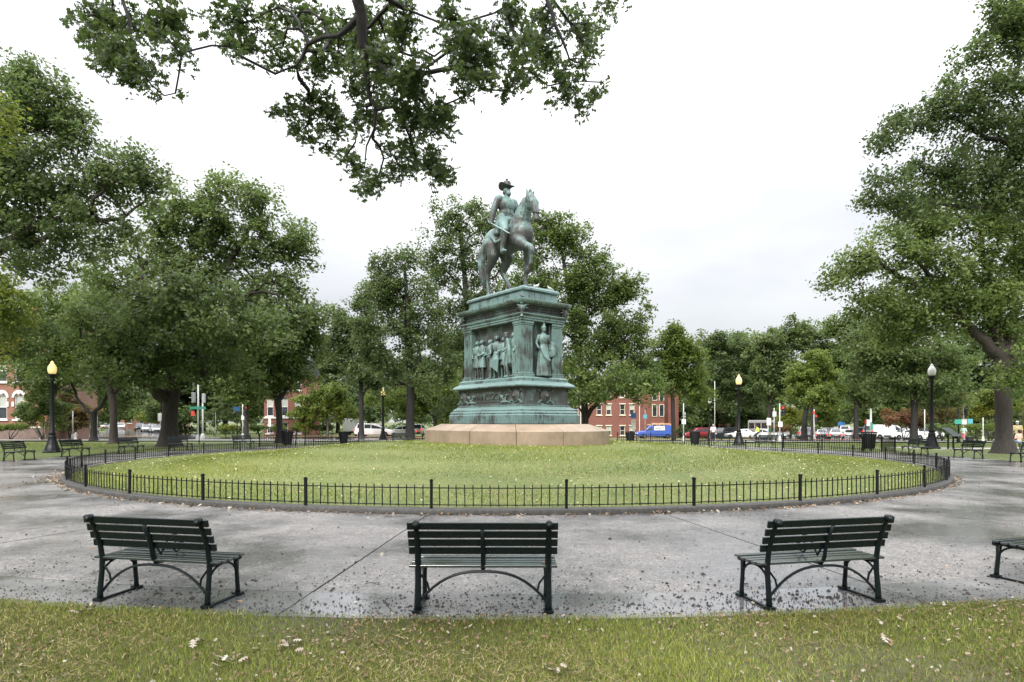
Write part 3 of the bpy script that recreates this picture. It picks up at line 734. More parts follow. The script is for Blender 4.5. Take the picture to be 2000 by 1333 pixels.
def ringp(prof, L=HL, W=HW):
    """moulded course: (outset, z) profile swept round the rectangle with mitred corners, closed top and bottom"""
    v = []; f = []
    for o, z in prof: v += [(L + o, W + o, z), (-L - o, W + o, z), (-L - o, -W - o, z), (L + o, -W - o, z)]
    for i in range(len(prof) - 1):
        for k in range(4): f.append((4 * i + k, 4 * i + (k + 1) % 4, 4 * i + 4 + (k + 1) % 4, 4 * i + 4 + k))
    f.append((3, 2, 1, 0)); e = 4 * (len(prof) - 1); f.append((e, e + 1, e + 2, e + 3))
    return MB().add(v, f)
ringp([(.53, 1.745), (.53, 2.12), (.50, 2.17)]).build('plinth', M['bronze'], mon, bevel=.01)
ringp([(.49, 2.172), (.50, 2.22), (.47, 2.28), (.40, 2.31), (.41, 2.35), (.36, 2.42), (.27, 2.47), (.24, 2.50), (.25, 2.54), (.20, 2.56)]).build('base_moulding', M['bronze'], mon)
ringp([(.19, 2.562), (.17, 2.66), (.16, 3.2), (.20, 3.30), (.27, 3.335)]).build('inscription_block', M['bronze_d'], mon)
ringp([(.38, 3.337), (.42, 3.37), (.42, 3.42), (.33, 3.50), (.20, 3.58), (.17, 3.60), (.17, 3.72), (.12, 3.76), (.10, 3.78)]).build('ledge', M['bronze'], mon)
ringp([(-.26, 3.77), (-.26, 6.20)]).build('die', M['bronze_d'], mon)
# corner pilasters
PW = .60
for sx in (-1, 1):
    for sy in (-1, 1):
        m_ = MB(); cx, cy = sx * (HL - PW / 2), sy * (HW - PW / 2 + .01)
        m_.box((cx, cy, 5.0), (PW, PW, 2.26)); m_.build('pilaster', M['bronze'], mon, bevel=.02)
        m_ = MB(); m_.box((cx, cy, 3.83), (PW + .12, PW + .12, .14)); m_.box((cx, cy, 3.935), (PW + .07, PW + .07, .07)); m_.build('pilaster_base', M['bronze'], mon, bevel=.02)
        m_ = MB(); m_.box((cx, cy, 6.04), (PW + .05, PW + .05, .05)); m_.box((cx, cy, 6.135), (PW + .09, PW + .09, .10)); m_.build('capital', M['bronze'], mon, bevel=.015)
        m_ = MB()
        for q in range(7):
            d_ = -PW / 2 + .09 + q * (PW - .18) / 6
            m_.box((cx + d_, cy + sy * (PW / 2 + .004), 5.0), (.035, .012, 1.95)); m_.box((cx + sx * (PW / 2 + .004), cy + d_, 5.0), (.012, .035, 1.95))
        m_.build('fluting', M['bronze'], mon)
ringp([(.02, 6.19), (.07, 6.22), (.07, 6.30), (.10, 6.31), (.10, 6.40), (.14, 6.42), (.17, 6.48), (.12, 6.52)]).build('architrave', M['bronze'], mon)
ringp([(.00, 6.522), (-.02, 6.60), (.00, 6.78), (.08, 6.88), (.15, 6.92)]).build('frieze', M['bronze_d'], mon)
ringp([(.24, 6.922), (.27, 6.96), (.30, 7.02), (.31, 7.09), (.26, 7.11), (.0, 7.14)]).build('cornice', M['bronze'], mon)
ringp([(-.13, 7.12), (-.15, 7.22), (-.17, 7.54)]).build('attic', M['bronze'], mon, bevel=.01)
ringp([(-.12, 7.542), (-.08, 7.58), (-.08, 7.66), (-.14, 7.71), (-.24, 7.735), (-.26, 7.78)]).build('horse_platform', M['bronze'], mon)
# frieze leaves: a row of small palmettes
m_ = MB()
for sy in (-1, 1):
    for i in range(38):
        x = -HL + .25 + i * (2 * HL - .5) / 37
        for j, z in enumerate((6.60, 6.70, 6.80)): m_.box((x + (.03 if j % 2 else 0), sy * (HW + .005 + .03 * j), z), (.065, .03, .07), top=.5)
for sx in (-1, 1):
    for i in range(18):
        y = -HW + .25 + i * (2 * HW - .5) / 17
        for j, z in enumerate((6.60, 6.70, 6.80)): m_.box((sx * (HL + .005 + .03 * j), y + (.03 if j % 2 else 0), z), (.03, .065, .07), top=.5)
tag(m_.build('frieze_palmettes', M['bronze_d'], mon), kind='stuff')
m_ = MB()
for sy in (-1, 1):
    for i in range(48): m_.box((-HL - .1 + i * (2 * HL + .2) / 47, sy * (HW + .16), 6.90), (.045, .05, .04))
for sx in (-1, 1):
    for i in range(26): m_.box((sx * (HL + .16), -HW - .1 + i * (2 * HW + .2) / 25, 6.90), (.05, .045, .04))
tag(m_.build('dentils', M['bronze'], mon), kind='stuff')

# ---- organic shapes: capsules and ellipsoids fused to one skin
def sphere_pts(c, r, n=10, m_=7, rot=None):
    v = []; f = []
    r = r if hasattr(r, '__len__') else (r, r, r)
    for i in range(1, m_):
        th = math.pi * i / m_
        for k in range(n):
            a = 2 * math.pi * k / n; q = Vector((r[0] * math.sin(th) * math.cos(a), r[1] * math.sin(th) * math.sin(a), r[2] * math.cos(th)))
            if rot: q = rot @ q
            v.append(q + Vector(c))
    for s in (1, -1):
        q = Vector((0, 0, r[2] * s)); q = (rot @ q if rot else q); v.append(q + Vector(c))
    t, b = len(v) - 2, len(v) - 1
    for k in range(n): f.append((t, k, (k + 1) % n)); f.append((b, (m_ - 2) * n + (k + 1) % n, (m_ - 2) * n + k))
    for i in range(m_ - 2):
        for k in range(n): f.append((i * n + k, (i + 1) * n + k, (i + 1) * n + (k + 1) % n, i * n + (k + 1) % n))
    return v, f
def skin(name, prims, mat, voxel, parent=None, sm=4, keep_mesh=False):
    """prims: ('c', p0, p1, r0, r1) capsule, ('p', [points], [radii]) path, ('e', centre, radii[, euler]) ellipsoid, ('m', MB) raw"""
    mb = MB()
    for p in prims:
        if p[0] == 'c': p = ('p', [p[1], p[2]], [p[3], p[4]])
        if p[0] == 'p':
            pts = [Vector(q) for q in p[1]]; rad = p[2]
            for i in range(len(pts) - 1):
                n = max(2, int((pts[i + 1] - pts[i]).length / (min(rad[i], rad[i + 1]) * .5)) + 1)
                for j in range(n + 1 if i == len(pts) - 2 else n):
                    t = j / n; v, f = sphere_pts(pts[i].lerp(pts[i + 1], t), rad[i] * (1 - t) + rad[i + 1] * t, 10, 6); mb.add(v, f)
        elif p[0] == 'e':
            rot = Euler(p[3]).to_matrix() if len(p) > 3 else None; v, f = sphere_pts(p[1], p[2], 14, 10, rot); mb.add(v, f)
        elif p[0] == 'm': mb.add(p[1].v, p[1].f)
    o = mb.build(name, mat)
    r_ = o.modifiers.new('r', 'REMESH'); r_.mode = 'VOXEL'; r_.voxel_size = voxel
    s_ = o.modifiers.new('s', 'SMOOTH'); s_.iterations = sm; s_.factor = .5
    dg = bpy.context.evaluated_depsgraph_get(); me = bpy.data.meshes.new_from_object(o.evaluated_get(dg)); me.name = name
    bpy.data.objects.remove(o)
    if mat and not me.materials: me.materials.append(mat)
    me.polygons.foreach_set('use_smooth', [True] * len(me.polygons))
    if keep_mesh: return me
    return link(name, me, parent)

# ---- corner eagles and shields
for sx in (-1, 1):
    for sy in (-1, 1):
        c = Vector((sx * (HL + .10), sy * (HW + .10), 6.70)); dx, dy = Vector((-sx, 0, 0)), Vector((0, -sy, 0)); o_ = Vector((sx, sy, 0)) * .07
        pr = [('e', c + Vector((0, 0, -.02)), (.12, .12, .20)), ('e', c + Vector((sx * .06, sy * .06, .2)), (.08, .08, .08)), ('c', c + Vector((sx * .08, sy * .08, .2)), c + Vector((sx * .17, sy * .17, .16)), .035, .02),
              ('p', [c, c + dx * .22 + o_ * .6 + Vector((0, 0, .14)), c + dx * .46 + o_ * .3 + Vector((0, 0, .20))], [.09, .06, .03]), ('p', [c, c + dy * .22 + o_ * .6 + Vector((0, 0, .14)), c + dy * .46 + o_ * .3 + Vector((0, 0, .20))], [.09, .06, .03]),
              ('p', [c + dx * .1, c + dx * .34 + o_ * .3 + Vector((0, 0, .02))], [.06, .03]), ('p', [c + dy * .1, c + dy * .34 + o_ * .3 + Vector((0, 0, .02))], [.06, .03]),
              ('c', c + Vector((0, 0, -.1)), c + Vector((sx * .03, sy * .03, -.34)), .07, .05), ('e', c + Vector((sx * .05, sy * .05, -.38)), (.09, .09, .05))]
        skin('corner_eagle', pr, M['bronze_f'], .03, mon, 2)
def medallion(x, y, nrm, r=.29, z=2.95):
    """round boss shield with crossed weapons behind it, on the block between mouldings"""
    rz = math.atan2(nrm[1], nrm[0]) - math.pi / 2
    h = empty('shield', (x, y, z), rz); h.parent = mon
    m_ = MB(); m_.lathe([(r, 0), (r * 1.02, -.05), (r * .92, -.07), (r * .88, -.05), (r * .55, -.10), (r * .30, -.12), (r * .28, -.15), (r * .1, -.19), (0, -.2)], 24, ax='Y')
    m_.v = [(a, -b, c) for a, b, c in m_.v]; m_.v = [(a, -b, c) for a, b, c in m_.v]
    m_.v = [(a, abs(b), c) for a, b, c in m_.v]; m_.build('shield_disc', M['bronze_d'], h, sm=False)
    m_ = MB()
    for s in (-1, 1):
        m_.bar((-.40 * s, .03, -.26), (.40 * s, .03, .26), .05, .05); m_.box((.40 * s, .03, .26), (.12, .06, .10), m=None); m_.box((-.40 * s, .03, -.26), (.12, .05, .07))
    m_.build('crossed_weapons', M['bronze'], h)
for sy in (-1, 1):
    medallion(HL - .22, sy * (HW + .165), (0, sy)); medallion(-HL + .22, sy * (HW + .165), (0, sy))
    for s, x in ((1, HL - .95), (-1, -HL + .95)):
        pr = []
        rq = random.Random(int(x * 10))
        for k in range(9): a = (x + rq.uniform(-.22, .22), sy * (HW + .18), 2.82 + rq.uniform(-.12, .2)); pr.append(('c', a, (a[0] + rq.uniform(-.25, .25), a[1] + sy * .03, a[2] + rq.uniform(-.1, .16)), .035, .03))
        pr.append(('c', (x - .3, sy * (HW + .19), 2.70), (x + .3, sy * (HW + .19), 2.70), .045, .045))
        skin('trophy', pr, M['bronze_f'], .025, mon, 1)
    m_ = MB(); m_.box((0, sy * (HW + .175), 2.95), (2.1, .03, .5)); m_.build('name_panel', M['bronze_d'], mon, bevel=.01)
for sx in (-1, 1): medallion(sx * (HL + .165), 0, (sx, 0), .31)
fc = bpy.data.curves.new('inscription', 'FONT'); fc.body = 'HANCOCK'; fc.size = .40; fc.extrude = .02; fc.align_x = 'CENTER'; fc.align_y = 'CENTER'; fc.space_character = 1.12
fc.materials.append(M['bronze_d'])
for sy in (-1,):
    o = link('inscription', fc, mon, (0, sy * (HW + .205), 2.95), (R(90), 0, 0 if sy < 0 else math.pi))

# ---- standing figures
def figure(h, robe=.0, coat=.0, lean=0.0, arms=((.25, -.05), (.25, -.05)), turn=0.0, hat=None, cloak=False, legs=.09):
    """human figure of height h facing +x; arms: (forward, out) for the hands; returns prims"""
    s = h / 1.8; pr = []
    def V(x, y, z): return Vector((x * s + lean * s * z / 1.8, y * s, z * s))
    pr.append(('e', V(.0, 0, 1.33), (.13 * s, .20 * s, .26 * s))); pr.append(('e', V(0, 0, 1.02), (.12 * s, .165 * s, .18 * s)))
    pr.append(('c', V(0, 0, 1.5), V(.01, 0, 1.62), .06 * s, .06 * s)); pr.append(('e', V(.015, 0, 1.69), (.095 * s, .08 * s, .12 * s)))
    pr.append(('c', V(.09, 0, 1.68), V(.12, 0, 1.655), .022 * s, .022 * s)); pr.append(('e', V(.06, 0, 1.625), (.045 * s, .045 * s, .04 * s)))
    for k, sd in enumerate((-1, 1)):
        f_, o_ = arms[k]; sh = V(0, sd * .20, 1.46); el = V(f_ * .25 - .03, sd * (.27 + o_ * .4), 1.20); ha = V(f_, sd * (.22 + o_), 1.0 + f_ * .25)
        pr.append(('p', [sh, el, ha], [.065 * s, .052 * s, .04 * s])); pr.append(('e', ha, (.05 * s, .035 * s, .05 * s)))
        if not robe:
            st = .09 * (1 if k else -1)
            pr.append(('p', [V(0, sd * .09, .92), V(.03 + st * .5, sd * .11, .50), V(st * .6, sd * .12, .09)], [.095 * s, .065 * s, .048 * s])); pr.append(('c', V(st * .6, sd * .12, .04), V(st * .6 + .15, sd * .14, .035), .045 * s, .04 * s))
    if coat:
        m_ = MB(); m_.lathe([(.13 * s, 1.12 * s), (.155 * s, 1.0 * s), ((.17 + coat) * s, .55 * s), ((.13 + coat) * s, .56 * s)], 14); m_.v = [(a * .85, b * 1.15, c) for a, b, c in m_.v]; pr.append(('m', m_))
    if robe:
        m_ = MB(); n = 28; v = []; f = []
        lv = [(1.15, .13), (1.0, .165), (.75, .19), (.4, .215), (.02, .25)]
        for z, r_ in lv:
            for k in range(n):
                a = 2 * math.pi * k / n; w_ = 1 + (.13 * math.sin(a * 7 + z * 2.5) + .05 * math.sin(a * 13)) * (1.2 - z) * robe
                v.append((r_ * w_ * math.cos(a) * s * .85, r_ * w_ * math.sin(a) * s * 1.1, z * s))
        for i in range(len(lv) - 1):
            for k in range(n): f.append((i * n + k, (i + 1) * n + k, (i + 1) * n + (k + 1) % n, i * n + (k + 1) % n))
        f.append(tuple(range(n))); f.append(tuple((len(lv) - 1) * n + k for k in range(n - 1, -1, -1))); m_.add(v, f); pr.append(('m', m_))
        for j in range(5): pr.append(('p', [V(.10, -.16 + .05 * j, 1.02), V(.20, -.08 + .06 * j, .72 - .04 * j), V(.17, .12 + .02 * j, .42 + .05 * j)], [.022 * s] * 3))
    if cloak:
        pr.append(('p', [V(-.02, -.2, 1.5), V(-.06, -.3, 1.1), V(-.05, -.33, .55)], [.09 * s, .11 * s, .10 * s])); pr.append(('p', [V(-.02, .2, 1.5), V(-.06, .28, 1.1), V(-.05, .3, .6)], [.09 * s, .11 * s, .09 * s])); pr.append(('p', [V(-.12, 0, 1.5), V(-.16, 0, 1.0), V(-.15, 0, .5)], [.1 * s, .14 * s, .16 * s]))
    if hat == 'helm': pr += [('e', V(0, 0, 1.76), (.12 * s, .10 * s, .10 * s)), ('p', [V(.08, 0, 1.86), V(0, 0, 1.93), V(-.12, 0, 1.85), V(-.15, 0, 1.7)], [.03 * s, .045 * s, .04 * s, .025 * s])]
    if hat == 'hair': pr += [('e', V(-.04, 0, 1.70), (.11 * s, .11 * s, .13 * s)), ('e', V(-.06, 0, 1.58), (.07 * s, .10 * s, .09 * s))]
    if hat == 'cap': pr += [('e', V(0, 0, 1.79), (.10 * s, .09 * s, .05 * s)), ('e', V(.09, 0, 1.77), (.05 * s, .07 * s, .015 * s))]
    return pr
def xform(pr, loc, rz):
    m_ = Matrix.Translation(loc) @ Matrix.Rotation(rz, 4, 'Z'); m3 = Matrix.Rotation(rz, 3, 'Z'); out_ = []
    for p in pr:
        if p[0] == 'c': out_.append(('c', m_ @ Vector(p[1]), m_ @ Vector(p[2]), p[3], p[4]))
        elif p[0] == 'p': out_.append(('p', [m_ @ Vector(q) for q in p[1]], p[2]))
        elif p[0] == 'e': out_.append(('e', m_ @ Vector(p[1]), p[2], (0, 0, rz)))
        else:
            b = MB(); b.v = [tuple(m_ @ Vector(q)) for q in p[1].v]; b.f = p[1].f; out_.append(('m', b))
    return out_
fy = -(HW - .12)
def relief(t, h, rz, **k):
    """t metres from the near corner along the long face"""
    skin('relief_figure', xform(figure(h, **k), Vector((HL - t, fy + k.get('dy', 0) if False else fy, 3.78)), R(-90) + rz), M['bronze_f'], .028, mon, 2)
relief(3.55, 1.86, R(15), coat=.04, arms=((.05, .02), (.15, -.05)), hat='hair')
relief(3.16, 1.88, R(10), coat=.05, arms=((.26, -.18), (.26, -.18)), hat='hair')
relief(2.50, 1.84, R(0), arms=((.2, .0), (.28, -.12)), hat='hair')
relief(1.98, 1.95, R(35), coat=.10, arms=((.12, .02), (.3, -.05)), hat='hair')
relief(1.48, 1.84, R(20), arms=((.2, 0), (.2, 0)), coat=.02)
relief(1.08, 1.98, R(-35), cloak=True, lean=.10, arms=((.35, -.1), (.2, 0)), hat='cap')
relief(.72, 1.98, R(-20), coat=.02, arms=((.1, .0), (.1, .0)), hat='hair')
# table with draped cloth before the figures
m_ = MB(); m_.box((HL - 1.72, fy - .20, 4.62), (.62, .30, .05)); v = [(HL - 2.03, fy - .36, 4.62), (HL - 1.41, fy - .36, 4.62), (HL - 1.45, fy - .39, 4.02), (HL - 1.55, fy - .39, 4.10), (HL - 2.03, fy - .37, 4.34)]
m_.add(v + [(a, b + .05, c) for a, b, c in v], [(0, 4, 3, 2, 1), (5, 6, 7, 8, 9), (0, 1, 6, 5), (1, 2, 7, 6), (2, 3, 8, 7), (3, 4, 9, 8), (4, 0, 5, 9)])
m_.build('draped_table', M['bronze_f'], mon, bevel=.01)
# goddess in the end niche
gx = HL - .02
skin('goddess_figure', xform(figure(2.22, robe=1.0, arms=((.10, .05), (.02, .04)), hat='helm'), Vector((gx, .05, 3.80)), R(-10)), M['bronze_f'], .026, mon, 2)
h = empty('round_shield', (gx + .02, .46, 5.05), R(25)); h.parent = mon
m_ = MB(); m_.lathe([(.0, -.05), (.22, -.04), (.30, 0), (.31, .03), (.28, .03), (.0, .09)], 22, ax='Y'); m_.build('disc', M['bronze_f'], h, sm=True)
h.scale = (1, .8, 1.15); h.rotation_euler = (0, 0, R(75))
MB().tube([(gx - .05, .44, 3.8), (gx - .05, .44, 6.12)], .025, 6).build('spear', M['bronze_d'], mon)

# ---- the horse
zb = 7.78
def H(s, l, z): return Vector((s, l, z + zb))
hp = [('e', H(-.15, 0, 2.60), (1.10, .61, .65)), ('e', H(-1.12, 0, 2.76), (.74, .61, .64)), ('e', H(.70, 0, 2.64), (.64, .57, .70)), ('e', H(.5, 0, 3.05), (.5, .3, .36)),
      ('p', [H(.62, 0, 2.95), H(.82, 0, 3.45), H(1.02, 0, 3.85), H(1.32, 0, 4.08)], [.56, .42, .32, .23]),
      ('p', [H(.42, 0, 3.35), H(.66, 0, 3.8), H(1.0, 0, 4.18)], [.22, .19, .14]),
      ('p', [H(1.42, 0, 4.10), H(1.58, .0, 3.86), H(1.74, .0, 3.46), H(1.80, .0, 3.18)], [.23, .245, .175, .15]), ('e', H(1.80, .0, 3.08), (.17, .15, .14)), ('e', H(1.70, .18, 3.88), (.07, .06, .06)), ('e', H(1.70, -.18, 3.88), (.07, .06, .06)), ('e', H(1.45, 0, 3.84), (.2, .21, .26)),
      ('c', H(1.36, .15, 4.24), H(1.38, .22, 4.56), .08, .03), ('c', H(1.36, -.15, 4.24), H(1.38, -.22, 4.56), .08, .03),
      ('p', [H(1.25, 0, 4.28), H(1.38, 0, 4.52), H(1.5, 0, 4.36)], [.07, .07, .04]),
      ('e', H(.98, 0, 2.55), (.33, .40, .40)),
      # hind legs
      ('p', [H(-1.15, -.28, 2.5), H(-.98, -.33, 1.98), H(-1.36, -.35, 1.38), H(-1.47, -.35, 1.22), H(-1.42, -.35, .78), H(-1.39, -.35, .38), H(-1.35, -.35, .16)], [.44, .29, .16, .145, .10, .12, .10]), ('c', H(-1.36, -.35, .10), H(-1.28, -.35, .07), .15, .14),
      ('p', [H(-1.1, .28, 2.5), H(-.72, .33, 1.95), H(-1.02, .35, 1.42), H(-1.12, .35, 1.26), H(-.82, .35, .82), H(-.56, .35, .45), H(-.46, .35, .2)], [.44, .29, .16, .145, .10, .12, .10]), ('c', H(-.45, .35, .11), H(-.36, .35, .07), .15, .14),
      # standing foreleg
      ('p', [H(.78, .27, 2.4), H(.82, .29, 1.95), H(.78, .30, 1.38), H(.74, .30, 1.2), H(.69, .30, .75), H(.66, .30, .36), H(.70, .30, .16)], [.33, .22, .14, .13, .095, .115, .10]), ('c', H(.70, .30, .10), H(.78, .30, .07), .14, .13),
      # raised foreleg
      ('p', [H(.80, -.27, 2.35), H(1.25, -.29, 2.02), H(1.78, -.30, 1.78), H(1.84, -.30, 1.62), H(1.80, -.30, 1.25), H(1.74, -.30, 1.05), H(1.62, -.30, .92)], [.33, .22, .15, .135, .095, .115, .10]), ('c', H(1.60, -.30, .86), H(1.54, -.30, .76), .14, .14)]
hr = skin('horse', hp, M['bronze_h'], .045, mon, 5)
skin('tail', [('p', [H(-1.70, 0, 3.12), H(-2.02, -.05, 2.95), H(-2.20, -.12, 2.4), H(-2.25, -.14, 1.8), H(-2.20, -.12, 1.15), H(-2.15, -.1, .75)], [.11, .14, .19, .20, .15, .05])], M['bronze_h'], .04, hr, 2)
m_ = MB()
def band(c, r1, r2, rotm, th=.02, n=18):
    pts = [Vector(c) + rotm @ Vector((r1 * math.cos(2 * math.pi * k / n), r2 * math.sin(2 * math.pi * k / n), 0)) for k in range(n + 1)]; m_.tube(pts, th, 5, caps=False)
tilt = Euler((0, R(15), 0)).to_matrix()
band(H(1.76, 0, 3.40), .19, .19, tilt); band(H(1.50, 0, 4.02), .28, .27, Euler((0, R(60), 0)).to_matrix()); band(H(.85, 0, 2.85), .52, .50, Euler((0, R(52), 0)).to_matrix(), .025)
m_.tube([H(1.78, -.17, 3.4), H(1.2, -.38, 3.5), H(.55, -.1, 3.72), H(.30, .12, 3.78)], .014, 5); m_.tube([H(1.78, .17, 3.4), H(1.2, .38, 3.5), H(.6, .25, 3.72), H(.30, .18, 3.78)], .014, 5)
m_.build('bridle', M['bronze_d'], hr)
skin('saddle_blanket', [('e', H(-.55, 0, 2.95), (.80, .60, .44)), ('e', H(-.25, 0, 2.9), (.55, .62, .46)), ('p', [H(-.9, -.52, 2.85), H(-.5, -.56, 2.45), H(0, -.56, 2.5)], [.10, .09, .09])], M['bronze'], .05, hr, 3)
# ---- the rider
rp = [('e', H(-.38, 0, 3.52), (.34, .42, .32)), ('e', H(-.40, 0, 3.92), (.30, .38, .38)), ('e', H(-.40, 0, 4.28), (.34, .47, .44)), ('c', H(-.40, -.36, 4.52), H(-.40, .36, 4.52), .17, .17),
      ('c', H(-.39, 0, 4.6), H(-.37, 0, 4.82), .13, .12), ('e', H(-.35, -.01, 4.97), (.19, .17, .22)), ('c', H(-.17, -.02, 4.98), H(-.13, -.02, 4.92), .04, .045), ('e', H(-.2, -.01, 4.80), (.12, .12, .13)), ('e', H(-.44, 0, 4.93), (.15, .17, .17)),
      # right arm holding the sword, left arm at the reins
      ('p', [H(-.42, -.46, 4.52), H(-.50, -.62, 4.1), H(-.54, -.67, 3.88), H(-.56, -.76, 3.45)], [.20, .175, .165, .12]), ('e', H(-.56, -.78, 3.36), (.11, .10, .12)),
      ('p', [H(-.42, .46, 4.52), H(-.38, .66, 4.05), H(-.28, .66, 3.88), H(.18, .30, 3.80)], [.20, .175, .16, .12]), ('e', H(.26, .20, 3.79), (.11, .10, .10)),
      # legs
      ('p', [H(-.32, -.30, 3.42), H(.12, -.56, 3.10), H(.36, -.66, 2.82), H(.30, -.69, 2.3), H(.22, -.70, 1.95)], [.30, .24, .19, .15, .12]), ('p', [H(.20, -.70, 1.86), H(.42, -.72, 1.84), H(.50, -.73, 1.83)], [.11, .10, .08]),
      ('p', [H(-.32, .30, 3.42), H(.12, .56, 3.10), H(.36, .66, 2.82), H(.30, .69, 2.3), H(.22, .70, 1.95)], [.30, .24, .19, .15, .12]), ('p', [H(.20, .70, 1.86), H(.42, .72, 1.84), H(.50, .73, 1.83)], [.11, .10, .08]),
      # coat skirts
      ('p', [H(-.42, -.28, 3.62), H(-.30, -.50, 3.25), H(-.30, -.62, 2.85)], [.25, .22, .17]), ('p', [H(-.42, .28, 3.62), H(-.30, .50, 3.25), H(-.30, .62, 2.85)], [.25, .22, .17]), ('e', H(-.75, 0, 3.38), (.35, .42, .18))]
rd = skin('rider', rp, M['bronze_f'], .036, mon, 3)
m_ = MB(); v = []; f = []; n = 24
for r_, dz in ((.17, .0), (.38, .0), (.40, .02), (.17, .04)):
    for k in range(n):
        a = 2 * math.pi * k / n; v.append(tuple(H(-.36 + r_ * 1.05 * math.cos(a), r_ * math.sin(a), 5.10 + dz + (.20 * (r_ / .4) ** 2 * abs(math.sin(a)) ** 3 if r_ > .2 else 0))))
for i in range(3):
    for k in range(n): f.append((i * n + k, i * n + (k + 1) % n, (i + 1) * n + (k + 1) % n, (i + 1) * n + k))
m_.add(v, f)
m_.lathe([(.20, 5.10 + zb), (.205, 5.14 + zb), (.185, 5.2 + zb), (.19, 5.36 + zb), (.17, 5.41 + zb), (.0, 5.43 + zb)], 18, (-.36, 0, 0)); v_, f_ = sphere_pts(H(-.36, 0, 5.52), .06, 10, 6); m_.add(v_, f_)
m_.lathe([(.015, 5.42 + zb), (.015, 5.5 + zb)], 6, (-.36, 0, 0)); m_.build('hat', M['bronze_d'], rd, sm=True)
m_ = MB(); m_.bar(H(-.58, -.80, 3.38), H(.95, -.86, 2.50), .05, .03); m_.tube([H(-.66, -.79, 3.42), H(-.56, -.80, 3.36)], .04, 6); m_.tube([H(-.66, -.79, 3.44), H(-.62, -.79, 3.28), H(-.50, -.8, 3.32)], .018, 5)
m_.build('sword', simple('sword_verdigris', (0.30, 0.42, 0.42), (0.40, 0.5, 0.5), 6, .4), rd)
m_ = MB()
for i in range(6): v_, f_ = sphere_pts(H(-.09 - .0 * i, 0, 3.85 + .12 * i), .028, 8, 5); m_.add(v_, f_)
m_.tube([H(-.15 + .0, .30 * math.cos(a) * 0, 3.72) + Vector((.27 * math.cos(a) - .25, .34 * math.sin(a), 0)) for a in [k * math.pi / 9 for k in range(19)]], .035, 6, caps=False); m_.build('belt_and_buttons', M['bronze_d'], rd)
# ---- pigeons
def pigeon(loc, rz, col, label, s=.62):
    pr = [('e', (0, 0, .14 * s), (.17 * s, .09 * s, .09 * s), (0, R(-20), 0)), ('c', (.11 * s, 0, .2 * s), (.14 * s, 0, .27 * s), .05 * s, .045 * s), ('e', (.16 * s, 0, .30 * s), (.05 * s, .04 * s, .04 * s)), ('c', (.19 * s, 0, .295 * s), (.235 * s, 0, .28 * s), .012 * s, .008 * s),
          ('c', (-.12 * s, 0, .1 * s), (-.28 * s, 0, .06 * s), .05 * s, .03 * s), ('c', (0, .03, .08 * s), (.01, .03, .0), .014, .012), ('c', (0, -.03, .08 * s), (.01, -.03, .0), .014, .012)]
    o = skin('pigeon', pr, col, .009, None, 2); o.location = loc; o.rotation_euler = (0, 0, rz); tag(o, label, 'pigeon')
pw = simple('pale_feathers', (0.55, 0.55, 0.55), (0.35, 0.36, 0.38), 12, .6); pd = simple('dark_feathers', (0.05, 0.05, 0.06), (0.09, 0.09, 0.1), 12, .5)
def mw(s, l, z): return MC + AX * s + LT * l + Vector((0, 0, z))
pigeon(mw(1.9, -.05, 7.78), R(30), pw, 'pale pigeon on the platform edge right of the horse')
pigeon(mw(1.85, .75, 7.78), R(200), pw, 'white pigeon nearest the right corner of the platform')
pigeon(mw(HL + .1, -HW - .1, 7.12), R(140), pd, 'dark pigeon perched on the cornice corner')
